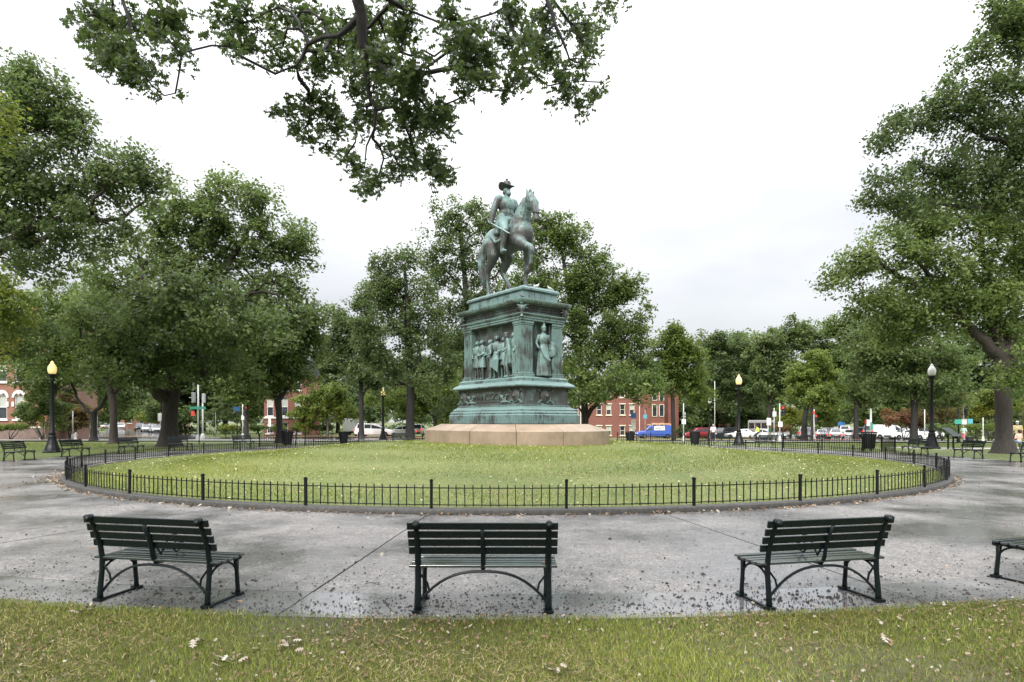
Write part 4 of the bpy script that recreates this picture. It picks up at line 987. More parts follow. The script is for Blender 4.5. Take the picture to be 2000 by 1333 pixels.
# ================================================================ trees
def grow(seeds, clumps, rtip, rmax, rg, zig=.12, lift=.0):
    """seeds: list of (points, radii) polylines; clumps: target points. returns branches [(pts, radii)] thickening towards the trunk"""
    pos = []; par = []; fix = []; dist = []
    seedidx = []
    for pts, rad in seeds:
        ids = []
        for i in range(len(pts)):
            if i == 0 and pos:
                d = [(Vector(pts[0]) - Vector(q)).length for q in pos]; j = int(np.argmin(d))
                if d[j] < 1.0: ids.append(j); continue
                par.append(j)
            else: par.append(ids[-1] if ids else -1)
            pos.append(tuple(pts[i])); fix.append(rad[i]); p_ = par[-1]
            dist.append(0 if p_ < 0 else dist[p_] + (Vector(pos[-1]) - Vector(pos[p_])).length); ids.append(len(pos) - 1)
        seedidx.append(ids)
    zmin = seeds[0][0][min(1, len(seeds[0][0]) - 1)][2]
    A = np.array(pos); D = np.array(dist)
    ok = A[:, 2] > min(zmin, A[:, 2].max() - .5) - .01
    order = np.argsort(np.linalg.norm(clumps[:, None] - A[None], axis=2).min(1))
    paths = []; cnt = {}
    pos = list(map(tuple, A)); okl = list(ok); npos = np.zeros((len(pos) + len(clumps) * 8, 3)); npos[:len(pos)] = A; nd = np.zeros(len(npos)); nd[:len(pos)] = D; nok = np.zeros(len(npos), bool); nok[:len(pos)] = ok
    n = len(pos); par = list(par)
    for ci in order:
        c = clumps[ci]; dv = c[None] - npos[:n]; d = np.linalg.norm(dv, axis=1)
        up = dv[:, 2] / (d + 1e-6)
        cost = d * (1 + .35 * np.clip(-up - .1, 0, 1)) + .28 * nd[:n] + (~nok[:n]) * 1e3
        j = int(np.argmin(cost)); a = npos[j]; L_ = d[j]
        if par[j] >= 0: gd = a - npos[par[j]]; gd = gd / (np.linalg.norm(gd) + 1e-6)
        else: gd = np.array([0, 0, 1.])
        k = int(min(6, max(2, L_ / 1.1))); c1 = a + gd * L_ * .35; prev = j; ids = [j]
        for q in range(1, k + 1):
            t = q / k; p_ = (1 - t) ** 2 * a + 2 * t * (1 - t) * (c1 + (c - a) * .15) + t * t * c
            if q < k: p_ = p_ + rg.normal(0, zig * L_ / k, 3)
            npos[n] = p_; nd[n] = nd[prev] + np.linalg.norm(p_ - npos[prev]); nok[n] = True; par.append(prev); ids.append(n); prev = n; n += 1
        paths.append(ids)
    count = np.zeros(n)
    for ids in paths: count[ids[-1]] += 1
    for i in range(n - 1, -1, -1):
        if par[i] >= 0 and par[i] < i: count[par[i]] += count[i]
    rad = rtip * np.maximum(count, 1) ** .52
    br = []
    for (pts, r0), ids in zip(seeds, seedidx): br.append(([npos[i] for i in ids], [r0[k] for k in range(len(ids))]))
    fixr = {}
    for (pts, r0), ids in zip(seeds, seedidx):
        for k, i in enumerate(ids): fixr[i] = r0[k]
    for ids in paths:
        rs = [min(rad[i], rmax) for i in ids]; rs[0] = min(rs[1] * 1.25, fixr.get(ids[0], rad[ids[0]]))
        br.append(([npos[i] for i in ids], rs))
    return br
def foliage(name, clumps, rc, per, size, mat, rg, parent=None, flat=.62, lob=False, tvar=.16, tbase=.5, up=.55, hang=0.0):
    n = len(clumps); cr_ = rc * rg.uniform(.65, 1.3, n); m_ = (per * (cr_ / rc) ** 2).astype(int) + 3
    idx = np.repeat(np.arange(n), m_); N_ = len(idx)
    d = rg.normal(0, 1, (N_, 3)); d /= np.linalg.norm(d, axis=1)[:, None]
    # sub-clumps inside each clump make uneven tufts
    sub = rg.normal(0, .5, (n, 7, 3)); sub /= np.maximum(1, np.linalg.norm(sub, axis=2, keepdims=True) / .85); k = rg.integers(0, 7, N_)
    off = sub[idx, k] + d * (rg.uniform(.05, .55, N_) ** .7)[:, None]
    off[:, 2] *= flat; pos = clumps[idx] + off * cr_[idx][:, None]; pos[:, 2] -= hang * (off[:, 0] ** 2 + off[:, 1] ** 2) * cr_[idx]
    ct = clumps.mean(0); outw = pos - ct; outw /= np.linalg.norm(outw, axis=1)[:, None] + 1e-6
    nr = rg.normal(0, .55, (N_, 3)) + outw * .35 + np.array([0, 0, up]); nr /= np.linalg.norm(nr, axis=1)[:, None]
    tn = np.clip(tbase + rg.normal(0, tvar * .75, n)[idx] + rg.normal(0, tvar, N_), 0, 1)
    tn = np.where(rg.random(N_) < .012, 1.0, tn)
    if lob:
        V, kk = lobed_leaves(pos, size, rg, normal=nr); return link(name, np_mesh(name, V, kk, mat, tn), parent)
    a = np.cross(nr, rg.normal(0, 1, (N_, 3))); a /= np.linalg.norm(a, axis=1)[:, None] + 1e-9; b = np.cross(nr, a)
    sz = size * rg.uniform(.6, 1.3, N_)[:, None]
    V = np.stack([pos - a * sz * .5, pos + b * sz * .30 + nr * sz * .08 + a * sz * rg.uniform(-.15, .15, (N_, 1)), pos + a * sz * .5, pos - b * sz * .30 + nr * sz * .08 - a * sz * rg.uniform(-.15, .15, (N_, 1))], 1)
    return link(name, np_mesh(name, V.reshape(-1, 3), 4, mat, tn), parent)
def clumps_from(blobs, Z, n, rg, dz=0.8):
    """blobs: (px, py, rx, ry[, depth offset, weight]) in photo pixels at depth Z"""
    ar = np.array([b[2] * b[3] * (b[5] if len(b) > 5 else 1) for b in blobs], float); k = np.maximum(2, np.round(n * ar / ar.sum())).astype(int); out_ = []
    for b, kk in zip(blobs, k):
        zo = b[4] if len(b) > 4 else 0; c = np.array(P(b[0], b[1], Z + zo)); s = (Z + zo) / F
        d = rg.normal(0, 1, (kk, 3)); d /= np.linalg.norm(d, axis=1)[:, None]; r_ = rg.uniform(0, 1, kk) ** .40
        rr = np.array([b[2] * s, b[2] * s * dz, b[3] * s]); out_.append(c + d * r_[:, None] * rr)
    c = np.concatenate(out_); lo = gz(0, Z) + 1.5; c[:, 2] = np.maximum(c[:, 2], lo); return c
def bark_mesh(name, brs, mat, parent, minr=.012, sides=(12, 6, 4)):
    mb = MB()
    for i, (pts, rad) in enumerate(brs):
        rad = [max(r_, minr) for r_ in rad]; m_ = max(rad)
        mb.tube(pts, rad, sides[0] if m_ > .22 else (sides[1] if m_ > .07 else sides[2]), caps=False)
    return mb.build(name, mat, parent, sm=True)
def wobble(q, r_, rg, amt=.05):
    """bends a limb gently between its given points"""
    qo, ro = [q[0]], [r_[0]]
    for i in range(len(q) - 1):
        L_ = (q[i + 1] - q[i]).length; k = 3 if L_ > .4 else 1
        for j in range(1, k + 1):
            t = j / k; p = q[i].lerp(q[i + 1], t)
            if j < k or i < len(q) - 2: p = p + Vector(rg.normal(0, amt * L_, 3))
            qo.append(p); ro.append(r_[i] * (1 - t) + r_[i + 1] * t)
    return qo, ro
def trunkline(pts, Z, widths, flare=True):
    """pts: photo pixels up the trunk; widths: diameters in photo pixels"""
    q = [P(a, b, Z) for a, b in pts]; r_ = [w_ * Z / F / 2 for w_ in widths]; q[0].z = gz(q[0].x, q[0].y) - .05
    if flare:
        d = q[1] - q[0]; base = q[0]
        q = [base, base + d.normalized() * r_[0] * .5, base + d.normalized() * r_[0] * 1.6] + q[1:]; r_ = [r_[0] * 1.75, r_[0] * 1.32, r_[0] * 1.03] + r_[1:]
    return q, r_
ntree = [0]
def tree(name, Z, trunk, blobs, n, rc, per, size, mat, label, limbs=(), bm='bark', seed=None, group='trees around the square', dz=.6, rtip=.022, rmax=.3, flat=.8, tbase=.56, lob=False, minr=.012, hang=0.0, tvar=.16, cat='tree'):
    ntree[0] += 1; rg = np.random.default_rng(100 + ntree[0] if seed is None else seed)
    seeds = [trunkline(trunk[0], Z, trunk[1])]
    for l in limbs:
        dd = l[2] if len(l) > 2 else [0] * len(l[0])
        seeds.append(wobble([P(a, b, Z + e) for (a, b), e in zip(l[0], dd)], [w_ * Z / F / 2 for w_ in l[1]], rg))
    base = seeds[0][0][0].copy(); t = empty(name, base, label=label, cat=cat, group=group)
    n = int(n * 1.45); per = int(per * .56); rc = rc * .84; size = size * 1.06
    cl = clumps_from(blobs, Z, n, rg, dz) - np.array(base)
    seeds = [([p - base for p in pts], r_) for pts, r_ in seeds]
    br = grow(seeds, cl, rtip * Z / 45 if Z < 45 else rtip, rmax, rg)
    bark_mesh('trunk', br, M[bm], t, minr)
    tag(foliage('crown', cl, rc, per, size, L[mat], rg, t, flat=flat, tbase=tbase, lob=lob, hang=hang, tvar=tvar))
    return t
# ---- left side
tree('oak_tree', 45, ([(331, 873), (331, 835), (333, 790), (336, 755)], [33, 29, 28, 30]),
     [(440, 440, 105, 90), (545, 500, 70, 70), (590, 500, 40, 55), (350, 450, 90, 80), (400, 570, 130, 90), (260, 560, 110, 90, 2), (545, 600, 70, 70), (330, 670, 150, 60, -3), (260, 730, 110, 35, -4), (420, 700, 90, 50), (430, 370, 50, 28), (505, 400, 45, 38), (350, 600, 120, 80, -7), (480, 640, 80, 60, -6), (200, 640, 90, 70, -3)],
     330, 1.25, 235, .27, 'oak', 'massive spreading oak with a thick flared trunk on the left',
     [([(320, 790), (300, 765), (275, 745), (250, 718), (225, 690)], [16, 14, 13, 11, 8]), ([(336, 755), (330, 690), (310, 620), (290, 560), (270, 500)], [22, 18, 14, 10, 6]), ([(336, 755), (370, 690), (400, 600), (430, 540), (465, 490), (495, 440)], [22, 17, 14, 11, 9, 6]), ([(430, 540), (480, 510), (530, 480), (565, 460)], [9, 8, 6, 4]), ([(345, 740), (350, 640), (370, 540), (380, 450), (390, 390)], [18, 14, 11, 8, 4])], rtip=.030, rmax=.34, seed=11)
tree('oak_tree', 33, ([(-190, 905), (-180, 780), (-160, 650), (-110, 560)], [46, 42, 38, 34]),
     [(40, 230, 95, 95), (100, 220, 60, 60), (150, 260, 30, 60), (10, 350, 120, 90), (130, 370, 100, 80), (230, 340, 80, 60), (290, 350, 45, 45), (60, 480, 110, 60), (-120, 330, 120, 160), (200, 440, 80, 45), (20, 150, 50, 35), (-100, 560, 90, 80), (20, 650, 80, 50, 4)],
     300, 1.0, 230, .215, 'dark', 'tall dark oak at the left edge with long bare limbs reaching right',
     [([(-110, 560), (-40, 520), (20, 470), (70, 445), (120, 428), (175, 425), (240, 428)], [30, 25, 21, 18, 14, 11, 6]), ([(20, 470), (60, 480), (110, 455), (160, 440)], [14, 12, 9, 5]), ([(-110, 560), (-80, 430), (-30, 330), (20, 260), (60, 190)], [26, 21, 15, 10, 5]), ([(70, 445), (110, 410), (130, 370), (190, 345)], [12, 9, 7, 4])], rtip=.028, rmax=.28, seed=12)
tree('oak_tree', 51, ([(222, 868), (222, 830), (222, 790), (218, 770)], [15, 13, 14, 14]),
     [(150, 650, 110, 60), (190, 700, 95, 40), (100, 700, 80, 40), (240, 700, 55, 35), (70, 640, 80, 55), (130, 590, 90, 50)], 120, 1.15, 230, .26, 'mid', 'slender straight trunk left of the big oak with a leaning limb',
     [([(218, 770), (208, 745), (197, 700), (190, 650)], [12, 10, 8, 5]), ([(222, 772), (235, 740), (240, 690)], [9, 8, 5])], seed=13)
tree('low_tree', 58, ([(183, 862), (183, 835), (183, 812), (183, 806)], [13, 11, 12, 14]),
     [(110, 735, 60, 38), (150, 720, 60, 35), (205, 745, 45, 30), (80, 760, 40, 25), (250, 770, 40, 20), (60, 720, 40, 30)], 85, 1.0, 200, .27, 'oak', 'low dark tree with a V of two spreading limbs near the street corner',
     [([(181, 808), (168, 800), (155, 785), (145, 762), (138, 735)], [8, 7, 6, 5, 4]), ([(186, 806), (200, 790), (212, 770), (220, 750)], [8, 7, 5, 4])], 'bark_wet', seed=14)
tree('forked_tree', 52, ([(545, 868), (546, 840), (545, 805), (543, 785)], [14, 12, 12, 14]),
     [(540, 650, 80, 70), (575, 700, 50, 50), (490, 700, 60, 45), (540, 740, 75, 30), (600, 640, 40, 60), (500, 610, 60, 50)], 130, 1.15, 240, .26, 'mid', 'dark forked tree in front of the small red brick house on the left',
     [([(543, 785), (535, 755), (527, 715), (520, 670)], [11, 9, 7, 4]), ([(545, 785), (545, 740), (550, 690)], [7, 6, 4]), ([(547, 783), (562, 755), (580, 737), (590, 710)], [9, 7, 6, 4])], 'bark_wet', seed=15)
tree('small_tree', 77, ([(481, 853), (481, 825), (481, 795)], [9, 8, 7]), [(470, 735, 55, 40), (500, 770, 40, 22), (440, 765, 45, 25), (480, 690, 40, 35)], 60, 1.2, 200, .34, 'mid', 'smaller tree behind the blue sign left of centre', seed=16)
tree('yellowing_tree', 27, ([(-160, 930), (-155, 830), (-140, 700)], [30, 26, 22]), [(0, 590, 60, 45), (-70, 560, 70, 80), (10, 230, 18, 60), (-60, 330, 60, 120), (30, 610, 40, 25), (-40, 690, 60, 30)],
     80, .8, 190, .17, 'yellow', 'yellow-green foliage at the left frame edge', [([(-140, 700), (-90, 610), (-40, 580), (10, 590)], [18, 12, 8, 4]), ([(-140, 700), (-110, 500), (-60, 330), (-10, 240)], [18, 14, 9, 4])], seed=17, tbase=.42)
# ---- centre
tree('tall_tree', 58, ([(801, 866), (801, 820), (802, 760), (800, 700), (796, 600), (790, 520)], [18, 16, 15, 14, 10, 5]),
     [(790, 500, 30, 35), (770, 550, 40, 50), (800, 590, 60, 60), (750, 590, 38, 50), (830, 650, 60, 50), (760, 670, 60, 45), (800, 730, 90, 30), (740, 510, 18, 28), (870, 720, 40, 40), (715, 660, 30, 60)],
     170, 1.1, 170, .27, 'dark', 'tall narrow dark tree with a straight trunk left of the monument', [([(803, 760), (812, 720), (820, 670)], [7, 6, 4])], 'bark_wet', seed=18, flat=.8)
tree('tall_tree', 64, ([(905, 858), (908, 780), (912, 700), (912, 600), (906, 520), (897, 450)], [17, 15, 14, 12, 9, 5]),
     [(885, 430, 45, 38), (930, 410, 38, 25), (870, 480, 55, 50), (930, 470, 50, 50), (855, 540, 50, 50), (950, 540, 50, 60), (890, 600, 55, 50), (960, 620, 60, 60), (870, 790, 50, 30), (850, 400, 14, 14), (980, 420, 30, 30), (900, 680, 70, 60), (990, 490, 50, 55), (1020, 440, 30, 35)],
     190, 1.15, 175, .29, 'dark', 'tall airy tree directly behind the left shoulder of the monument', [], 'bark_wet', seed=19, flat=.8)
tree('broad_tree', 60, ([(1143, 858), (1143, 820), (1140, 760), (1130, 680), (1110, 560), (1095, 480)], [14, 13, 14, 13, 9, 5]),
     [(1200, 748, 85, 34, -3), (1262, 720, 30, 45), (1180, 768, 100, 14, -3), (1268, 755, 30, 22, -3), (1248, 640, 32, 45), (1228, 560, 24, 34), (1100, 790, 50, 12, -3), (1085, 450, 42, 35), (1060, 470, 40, 50), (1120, 470, 40, 40), (1160, 530, 50, 42), (1110, 560, 70, 60), (1205, 575, 45, 45), (1190, 640, 75, 60), (1110, 660, 90, 70), (1225, 690, 55, 50), (1150, 740, 115, 42), (1235, 740, 40, 30), (1030, 560, 50, 80), (1200, 560, 30, 40), (1180, 500, 24, 24)],
     300, 1.2, 235, .28, 'mid', 'broad dense tree filling the space right of the monument', [], 'bark', seed=20, tbase=.52)
tree('tree', 73, ([(706, 857), (706, 820), (706, 780), (704, 720)], [11, 9, 9, 8]), [(690, 640, 55, 50), (720, 590, 30, 40), (650, 680, 42, 40), (710, 715, 60, 40), (655, 620, 25, 28), (740, 740, 40, 30)],
     110, 1.25, 180, .33, 'dark', 'thin dark tree behind the left end of the mound', [], 'bark_wet', seed=21, flat=.8)
tree('yellowing_tree', 78, ([(640, 852), (640, 830), (638, 810)], [5, 4, 4]), [(625, 790, 55, 32), (670, 800, 35, 26), (600, 815, 30, 20), (650, 765, 30, 18)], 60, 1.0, 210, .32, 'light', 'yellow-green garden tree beyond the street left of centre', [], 'bark_grey', seed=22, rtip=.012)
tree('tree', 84, ([(850, 855), (850, 820), (852, 770)], [8, 7, 6]), [(850, 760, 60, 45), (880, 800, 40, 25), (820, 790, 40, 25), (760, 780, 60, 22)], 90, 1.3, 190, .36, 'light', 'light green tree seen between the tall trunk and the pedestal', [], seed=23)
# ---- right side
tree('tree', 64, ([(1316, 860), (1315, 830), (1314, 790), (1312, 740)], [9, 8, 8, 6]), [(1315, 690, 48, 42), (1345, 745, 42, 28), (1300, 740, 40, 32), (1310, 655, 28, 22), (1370, 770, 25, 15), (1345, 700, 38, 28)],
     120, 1.0, 200, .27, 'light', 'fresh green tree behind the blue van', [], 'bark', seed=24, tbase=.42)
tree('round_tree', 64, ([(1571, 861), (1571, 835), (1573, 810), (1580, 780)], [12, 10, 9, 7]), [(1590, 740, 50, 38), (1570, 770, 42, 24), (1615, 765, 36, 24), (1592, 705, 26, 20), (1560, 735, 24, 24)],
     120, .85, 220, .24, 'light', 'small round light green tree with a dark trunk beside the avenue', [], 'bark_wet', seed=25, tbase=.62)
tree('slim_tree', 60, ([(1586, 864), (1586, 840), (1585, 800), (1588, 775)], [6, 5, 5, 4]), [(1600, 775, 32, 16), (1620, 790, 22, 12)], 24, .8, 160, .26, 'light', 'slim dark stem beside the small round tree', [], 'bark_wet', seed=26)
tree('oak_tree', 57, ([(1785, 864), (1785, 835), (1786, 800), (1784, 760)], [15, 12, 12, 12]), [(1770, 690, 80, 50), (1700, 710, 60, 45), (1840, 720, 65, 40), (1780, 750, 110, 28), (1760, 630, 70, 45), (1850, 780, 45, 18), (1700, 660, 45, 40)],
     170, 1.15, 230, .27, 'oak', 'dark trunk behind the right part of the fence with drooping foliage', [], 'bark_wet', seed=27, tbase=.58)
tree('dark_tree', 92, ([(1440, 856), (1440, 800), (1440, 740)], [8, 7, 6]), [(1430, 690, 50, 42), (1410, 740, 50, 40), (1460, 740, 45, 45), (1400, 665, 35, 25), (1440, 790, 40, 20)], 110, 1.4, 190, .4, 'dark', 'dark tree behind the yellow lamp post', [], seed=28)
tree('dark_tree', 86, ([(1502, 856), (1502, 800), (1505, 740)], [8, 7, 6]), [(1540, 660, 60, 32), (1510, 690, 50, 42), (1580, 665, 45, 30), (1500, 750, 40, 38), (1620, 680, 40, 36), (1530, 730, 45, 40), (1555, 628, 18, 10)], 130, 1.35, 190, .38, 'oak', 'rounded dark tree behind the small round tree', [], seed=29)
tree('tree', 80, ([(1672, 858), (1672, 800), (1675, 740)], [9, 8, 7]), [(1660, 690, 50, 55), (1700, 720, 45, 55), (1640, 740, 40, 40), (1660, 640, 45, 32), (1690, 780, 30, 22)], 120, 1.35, 190, .37, 'mid', 'tree with low branches beside the avenue traffic', [], 'bark_wet', seed=30)
tree('oak_tree', 35, ([(1961, 888), (1961, 860), (1960, 800), (1958, 740), (1955, 700)], [33, 29, 28, 28, 31]),
     [(1900, 600, 100, 60), (1960, 470, 60, 100), (1840, 520, 90, 55), (1740, 500, 80, 38), (1660, 520, 45, 32), (1625, 545, 28, 20), (1860, 430, 80, 50), (1800, 590, 100, 45), (1980, 640, 60, 50), (1700, 590, 55, 28), (2060, 480, 80, 130), (1770, 450, 60, 35), (1760, 640, 80, 36), (1985, 730, 24, 40, -3)],
     300, .95, 190, .205, 'mid', 'huge thick-trunked oak on the right spreading over the lawn',
     [([(1955, 700), (1925, 670), (1885, 625), (1835, 590), (1790, 560), (1745, 535), (1705, 500), (1670, 500)], [26, 20, 16, 13, 10, 8, 6, 4]), ([(1885, 625), (1850, 585), (1815, 545), (1790, 500), (1760, 480)], [12, 10, 8, 6, 4]), ([(1955, 700), (1950, 640), (1935, 560), (1925, 500), (1915, 430), (1905, 390)], [24, 19, 15, 12, 8, 4]), ([(1957, 705), (1975, 650), (1985, 580), (2000, 520), (2010, 440)], [24, 20, 16, 12, 7]), ([(1965, 715), (1990, 690), (2020, 660)], [18, 14, 10]), ([(1935, 560), (1900, 530), (1875, 500)], [9, 7, 5])], rtip=.026, rmax=.2, seed=31, tbase=.6)
tree('oak_tree', 22, ([(2290, 960), (2290, 800), (2270, 600), (2230, 430)], [54, 48, 44, 40]),
     [(1960, 60, 70, 80), (2040, 120, 90, 150), (1890, 180, 75, 60), (1940, 250, 80, 70), (1820, 230, 55, 45), (1760, 250, 42, 32), (1730, 280, 30, 26), (1850, 330, 80, 50), (1740, 370, 45, 38), (1700, 380, 28, 28), (1780, 410, 65, 32), (1900, 370, 80, 50), (1990, 350, 70, 80), (2120, 300, 120, 200), (1900, 110, 40, 30)],
     330, .62, 200, .135, 'dark', 'near dark oak foliage reaching in from the upper right',
     [([(2230, 430), (2130, 360), (2040, 320), (1975, 305), (1910, 345)], [30, 22, 15, 10, 5]), ([(2230, 430), (2150, 260), (2050, 190), (1960, 150), (1900, 160)], [28, 20, 14, 8, 4]), ([(2040, 320), (1950, 275), (1880, 240), (1830, 225), (1780, 250)], [13, 10, 8, 6, 3]), ([(2130, 360), (2020, 400), (1930, 400), (1830, 400), (1760, 390)], [14, 10, 8, 5, 3])], 'bark_wet', seed=32, rtip=.014, rmax=.12, tbase=.45)
# ---- small ornamental trees and shrubs beyond the street
def shrub(px, Z, blobs, n, rc, per, size, mat, label, cat='shrub', name='shrub', stems=5, seed=0):
    rg = np.random.default_rng(500 + int(px) + seed); base = G(px, Z); t = empty(name, base, label=label, cat=cat)
    cl = clumps_from(blobs, Z, n, rg, .8); lo = base.z + .25; cl = clumps_from(blobs, Z, n, rg, .8); cl[:, 2] = np.maximum(cl[:, 2] if False else cl[:, 2], lo)
    cl = cl - np.array(base); mb = MB()
    for i in range(stems):
        c = cl[rg.integers(0, len(cl))]; mb.tube([(rg.normal(0, .08), rg.normal(0, .08), -.05), tuple(c * .5 + rg.normal(0, .08, 3) * [1, 1, 0]), tuple(c)], [.05, .035, .015], 5)
    mb.build('stem', M['bark_grey'], t, sm=True); foliage('foliage', cl, rc, per, size, L[mat], rg, t)
shrub(1766, 74, [(1765, 815, 42, 14), (1790, 822, 22, 10)], 32, .8, 170, .24, 'red', 'rust red ornamental tree left of the dark trunk', 'tree', 'ornamental_tree')
shrub(1841, 72, [(1840, 795, 45, 24), (1860, 780, 28, 18), (1815, 805, 26, 16)], 45, .8, 170, .24, 'brown', 'bronze-leaved ornamental tree behind the clear lamp post', 'tree', 'ornamental_tree')
shrub(1932, 66, [(1925, 795, 30, 22), (1930, 770, 26, 20)], 30, .75, 170, .22, 'yellow', 'yellow ornamental tree left of the thick right trunk', 'tree', 'ornamental_tree')
shrub(1560, 84, [(1545, 815, 34, 16), (1520, 825, 16, 12)], 28, .85, 170, .27, 'yellow', 'olive yellow bush behind the signal pole', 'tree', 'ornamental_tree')
shrub(1522, 80, [(1530, 842, 24, 9)], 16, .6, 150, .22, 'brown', 'brownish round bush beside the white bus')
shrub(1612, 92, [(1610, 812, 34, 20), (1610, 795, 24, 14)], 34, .9, 170, .3, 'light', 'willowy light green bush beyond the round tree', 'tree', 'ornamental_tree')
shrub(85, 60, [(78, 795, 34, 22), (55, 812, 26, 16), (108, 790, 26, 24), (110, 825, 20, 14)], 60, .6, 170, .2, 'mid', 'multi-stemmed garden tree before the left brick house', 'tree', 'ornamental_tree', 8)
shrub(135, 68, [(135, 795, 30, 24), (125, 825, 30, 16), (165, 810, 24, 20)], 60, .7, 170, .24, 'brown', 'autumn-tinged bush right of the left lamp post', 'shrub')
for px, Z, b, mt, lab in ((20, 62, [(20, 851, 30, 5)], 'light', 'low bright hedge under the left house windows'), (505, 80, [(508, 842, 20, 8)], 'mid', 'clipped bush before the red house beside the white sign'), (523, 79, [(545, 846, 10, 5)], 'light', 'small light bush at the foot of the red house wall'),
                       (580, 80, [(578, 838, 12, 7)], 'light', 'round light bush at the right corner of the red house'), (623, 79, [(625, 840, 24, 9)], 'dark', 'grey-green bush under the yellowing garden tree'), (440, 76, [(445, 838, 13, 9)], 'yellow', 'small yellow bush near the blue sign'),
                       (420, 82, [(410, 815, 55, 32), (440, 800, 40, 30)], 'dark', 'dark hedge mass behind the left traffic signals'), (290, 150, [(285, 815, 28, 12), (310, 805, 22, 16)], 'yellow', 'golden trees at the end of the left side street'), (200, 140, [(205, 805, 22, 20)], 'light', 'bright green tree over the parked cars of the side street'),
                       (1910, 62, [(1900, 850, 24, 6), (1930, 848, 20, 6)], 'light', 'bright low hedge behind the far right bench'), (1935, 70, [(1937, 838, 14, 8)], 'red', 'reddish bush left of the thick right trunk'), (1840, 66, [(1835, 850, 22, 8)], 'mid', 'green bed under the bronze-leaved tree'), (2010, 60, [(2010, 810, 40, 36), (2060, 800, 40, 40)], 'yellow', 'yellow-green shrubbery behind the man in the tan shirt'),
                       (2015, 64, [(2000, 770, 60, 40)], 'mid', 'leafy shrub right of the thick trunk')):
    shrub(px, Z, b, max(10, int(b[0][2] * .9)), .5 if Z < 90 else 1.2, 130, .2 * Z / 70, mt, lab, stems=3, seed=1)
# ---- trees closing the horizon: three grown trees, copied
protos = []
def far_tree(kind, mat, seed):
    rg = np.random.default_rng(seed); t = empty('distant_tree', (0, 0, 0)); tag(t, 'x', 'tree')
    cl = []
    for cx, cy, cz, r_, rz_ in [(0, 0, 8, 4.2, 3.8), (2.8, 1, 5, 3, 2.8), (-2.8, -.5, 5, 3, 2.8), (.5, -2, 3.8, 3.4, 2.2), (0, 1, 11, 2.6, 2)]:
        d = rg.normal(0, 1, (20, 3)); d /= np.linalg.norm(d, axis=1)[:, None]; cl.append(np.array([cx, cy, cz]) + d * (rg.uniform(0, 1, 20) ** .4)[:, None] * [r_, r_, rz_])
    cl = np.concatenate(cl); br = grow([([Vector((0, 0, -.2)), Vector((0, 0, 2.2)), Vector((.1, 0, 4.5)), Vector((0, .1, 7))], [.34, .26, .2, .12])], cl, .025, .2, rg)
    bark_mesh('trunk', br, M['bark'], t, .02); foliage('crown', cl, 1.25, 110, .5, L[mat], rg, t); return t
protos = [far_tree(0, 'dark', 61), far_tree(1, 'mid', 62), far_tree(2, 'oak', 63)]
rq = random.Random(8); first = [True] * 3
spots = []
for i in range(30):
    px = -120 + i * 76 + rq.uniform(-18, 18)
    if 190 < px < 300 : Z = rq.uniform(215, 240)
    elif 1560 < px < 1720: Z = rq.uniform(230, 260)
    else: Z = rq.uniform(122, 150)
    spots.append((px, Z, rq.uniform(.85, 1.25)))
for i in range(16): spots.append((-60 + i * 140 + rq.uniform(-30, 30), rq.uniform(165, 200), rq.uniform(1.2, 1.7)))
spots += [(245, 240, 1.6), (1640, 250, 1.5), (1600, 150, 1.0), (1400, 112, 1.25), (1445, 108, 1.3), (660, 110, 1.2), (610, 108, 1.1), (390, 98, 1.3), (440, 100, 1.35), (350, 104, 1.2), (880, 118, 1.4), (300, 180, 1.1), (330, 95, .9), (1720, 108, 1.25), (1770, 112, 1.25), (1870, 104, 1.3), (1910, 100, 1.25), (1960, 98, 1.3), (2030, 96, 1.3), (130, 84, 1.1), (180, 110, 1.2)]
for i, (px, Z, s) in enumerate(spots):
    k = rq.randrange(3); o = protos[k] if first[k] else copy_tree(protos[k]); first[k] = False
    far_ = 'taller back row' if s > 1.19 and Z > 160 else 'front row'
    side = next(n_ for lim, n_ in ((150, 'left brick house'), (345, 'parked cars of the side street'), (520, 'left traffic signals'), (720, 'yellowing garden tree'), (1000, 'tall dark trees left of the monument'), (1290, 'brick terrace'), (1480, 'yellow lamp post'), (1660, 'avenue traffic'), (1860, 'rust red tree'), (9999, 'thick right trunk')) if px < lim)
    tag(o, 'distant tree of the %s behind the %s' % (far_, side), 'tree', 'distant trees, %s behind the %s' % (far_, side))
    o.location = G(px, Z); o.scale = (s, s, s * rq.uniform(.9, 1.1)); o.rotation_euler = (0, 0, rq.uniform(0, 6.28))

for bx, by, bs in ((-14, -9, 1.1), (-5, -14, 1.3), (6, -11, 1.15), (15, -7, 1.1), (-24, -2, 1.0), (25, 1, 1.0), (0, -24, 1.5), (12, -22, 1.4), (-13, -22, 1.4)):  # unseen trees added behind the camera to darken the bench backs
    o = copy_tree(protos[rq.randrange(3)]); o.location = (bx, by - 8, 0); o.scale = (bs,) * 3; o.rotation_euler = (0, 0, rq.uniform(0, 6.28)); tag(o, 'unseen park tree added behind the viewer to shade the bench backs', 'tree', 'unseen park trees added behind the viewer for shade')
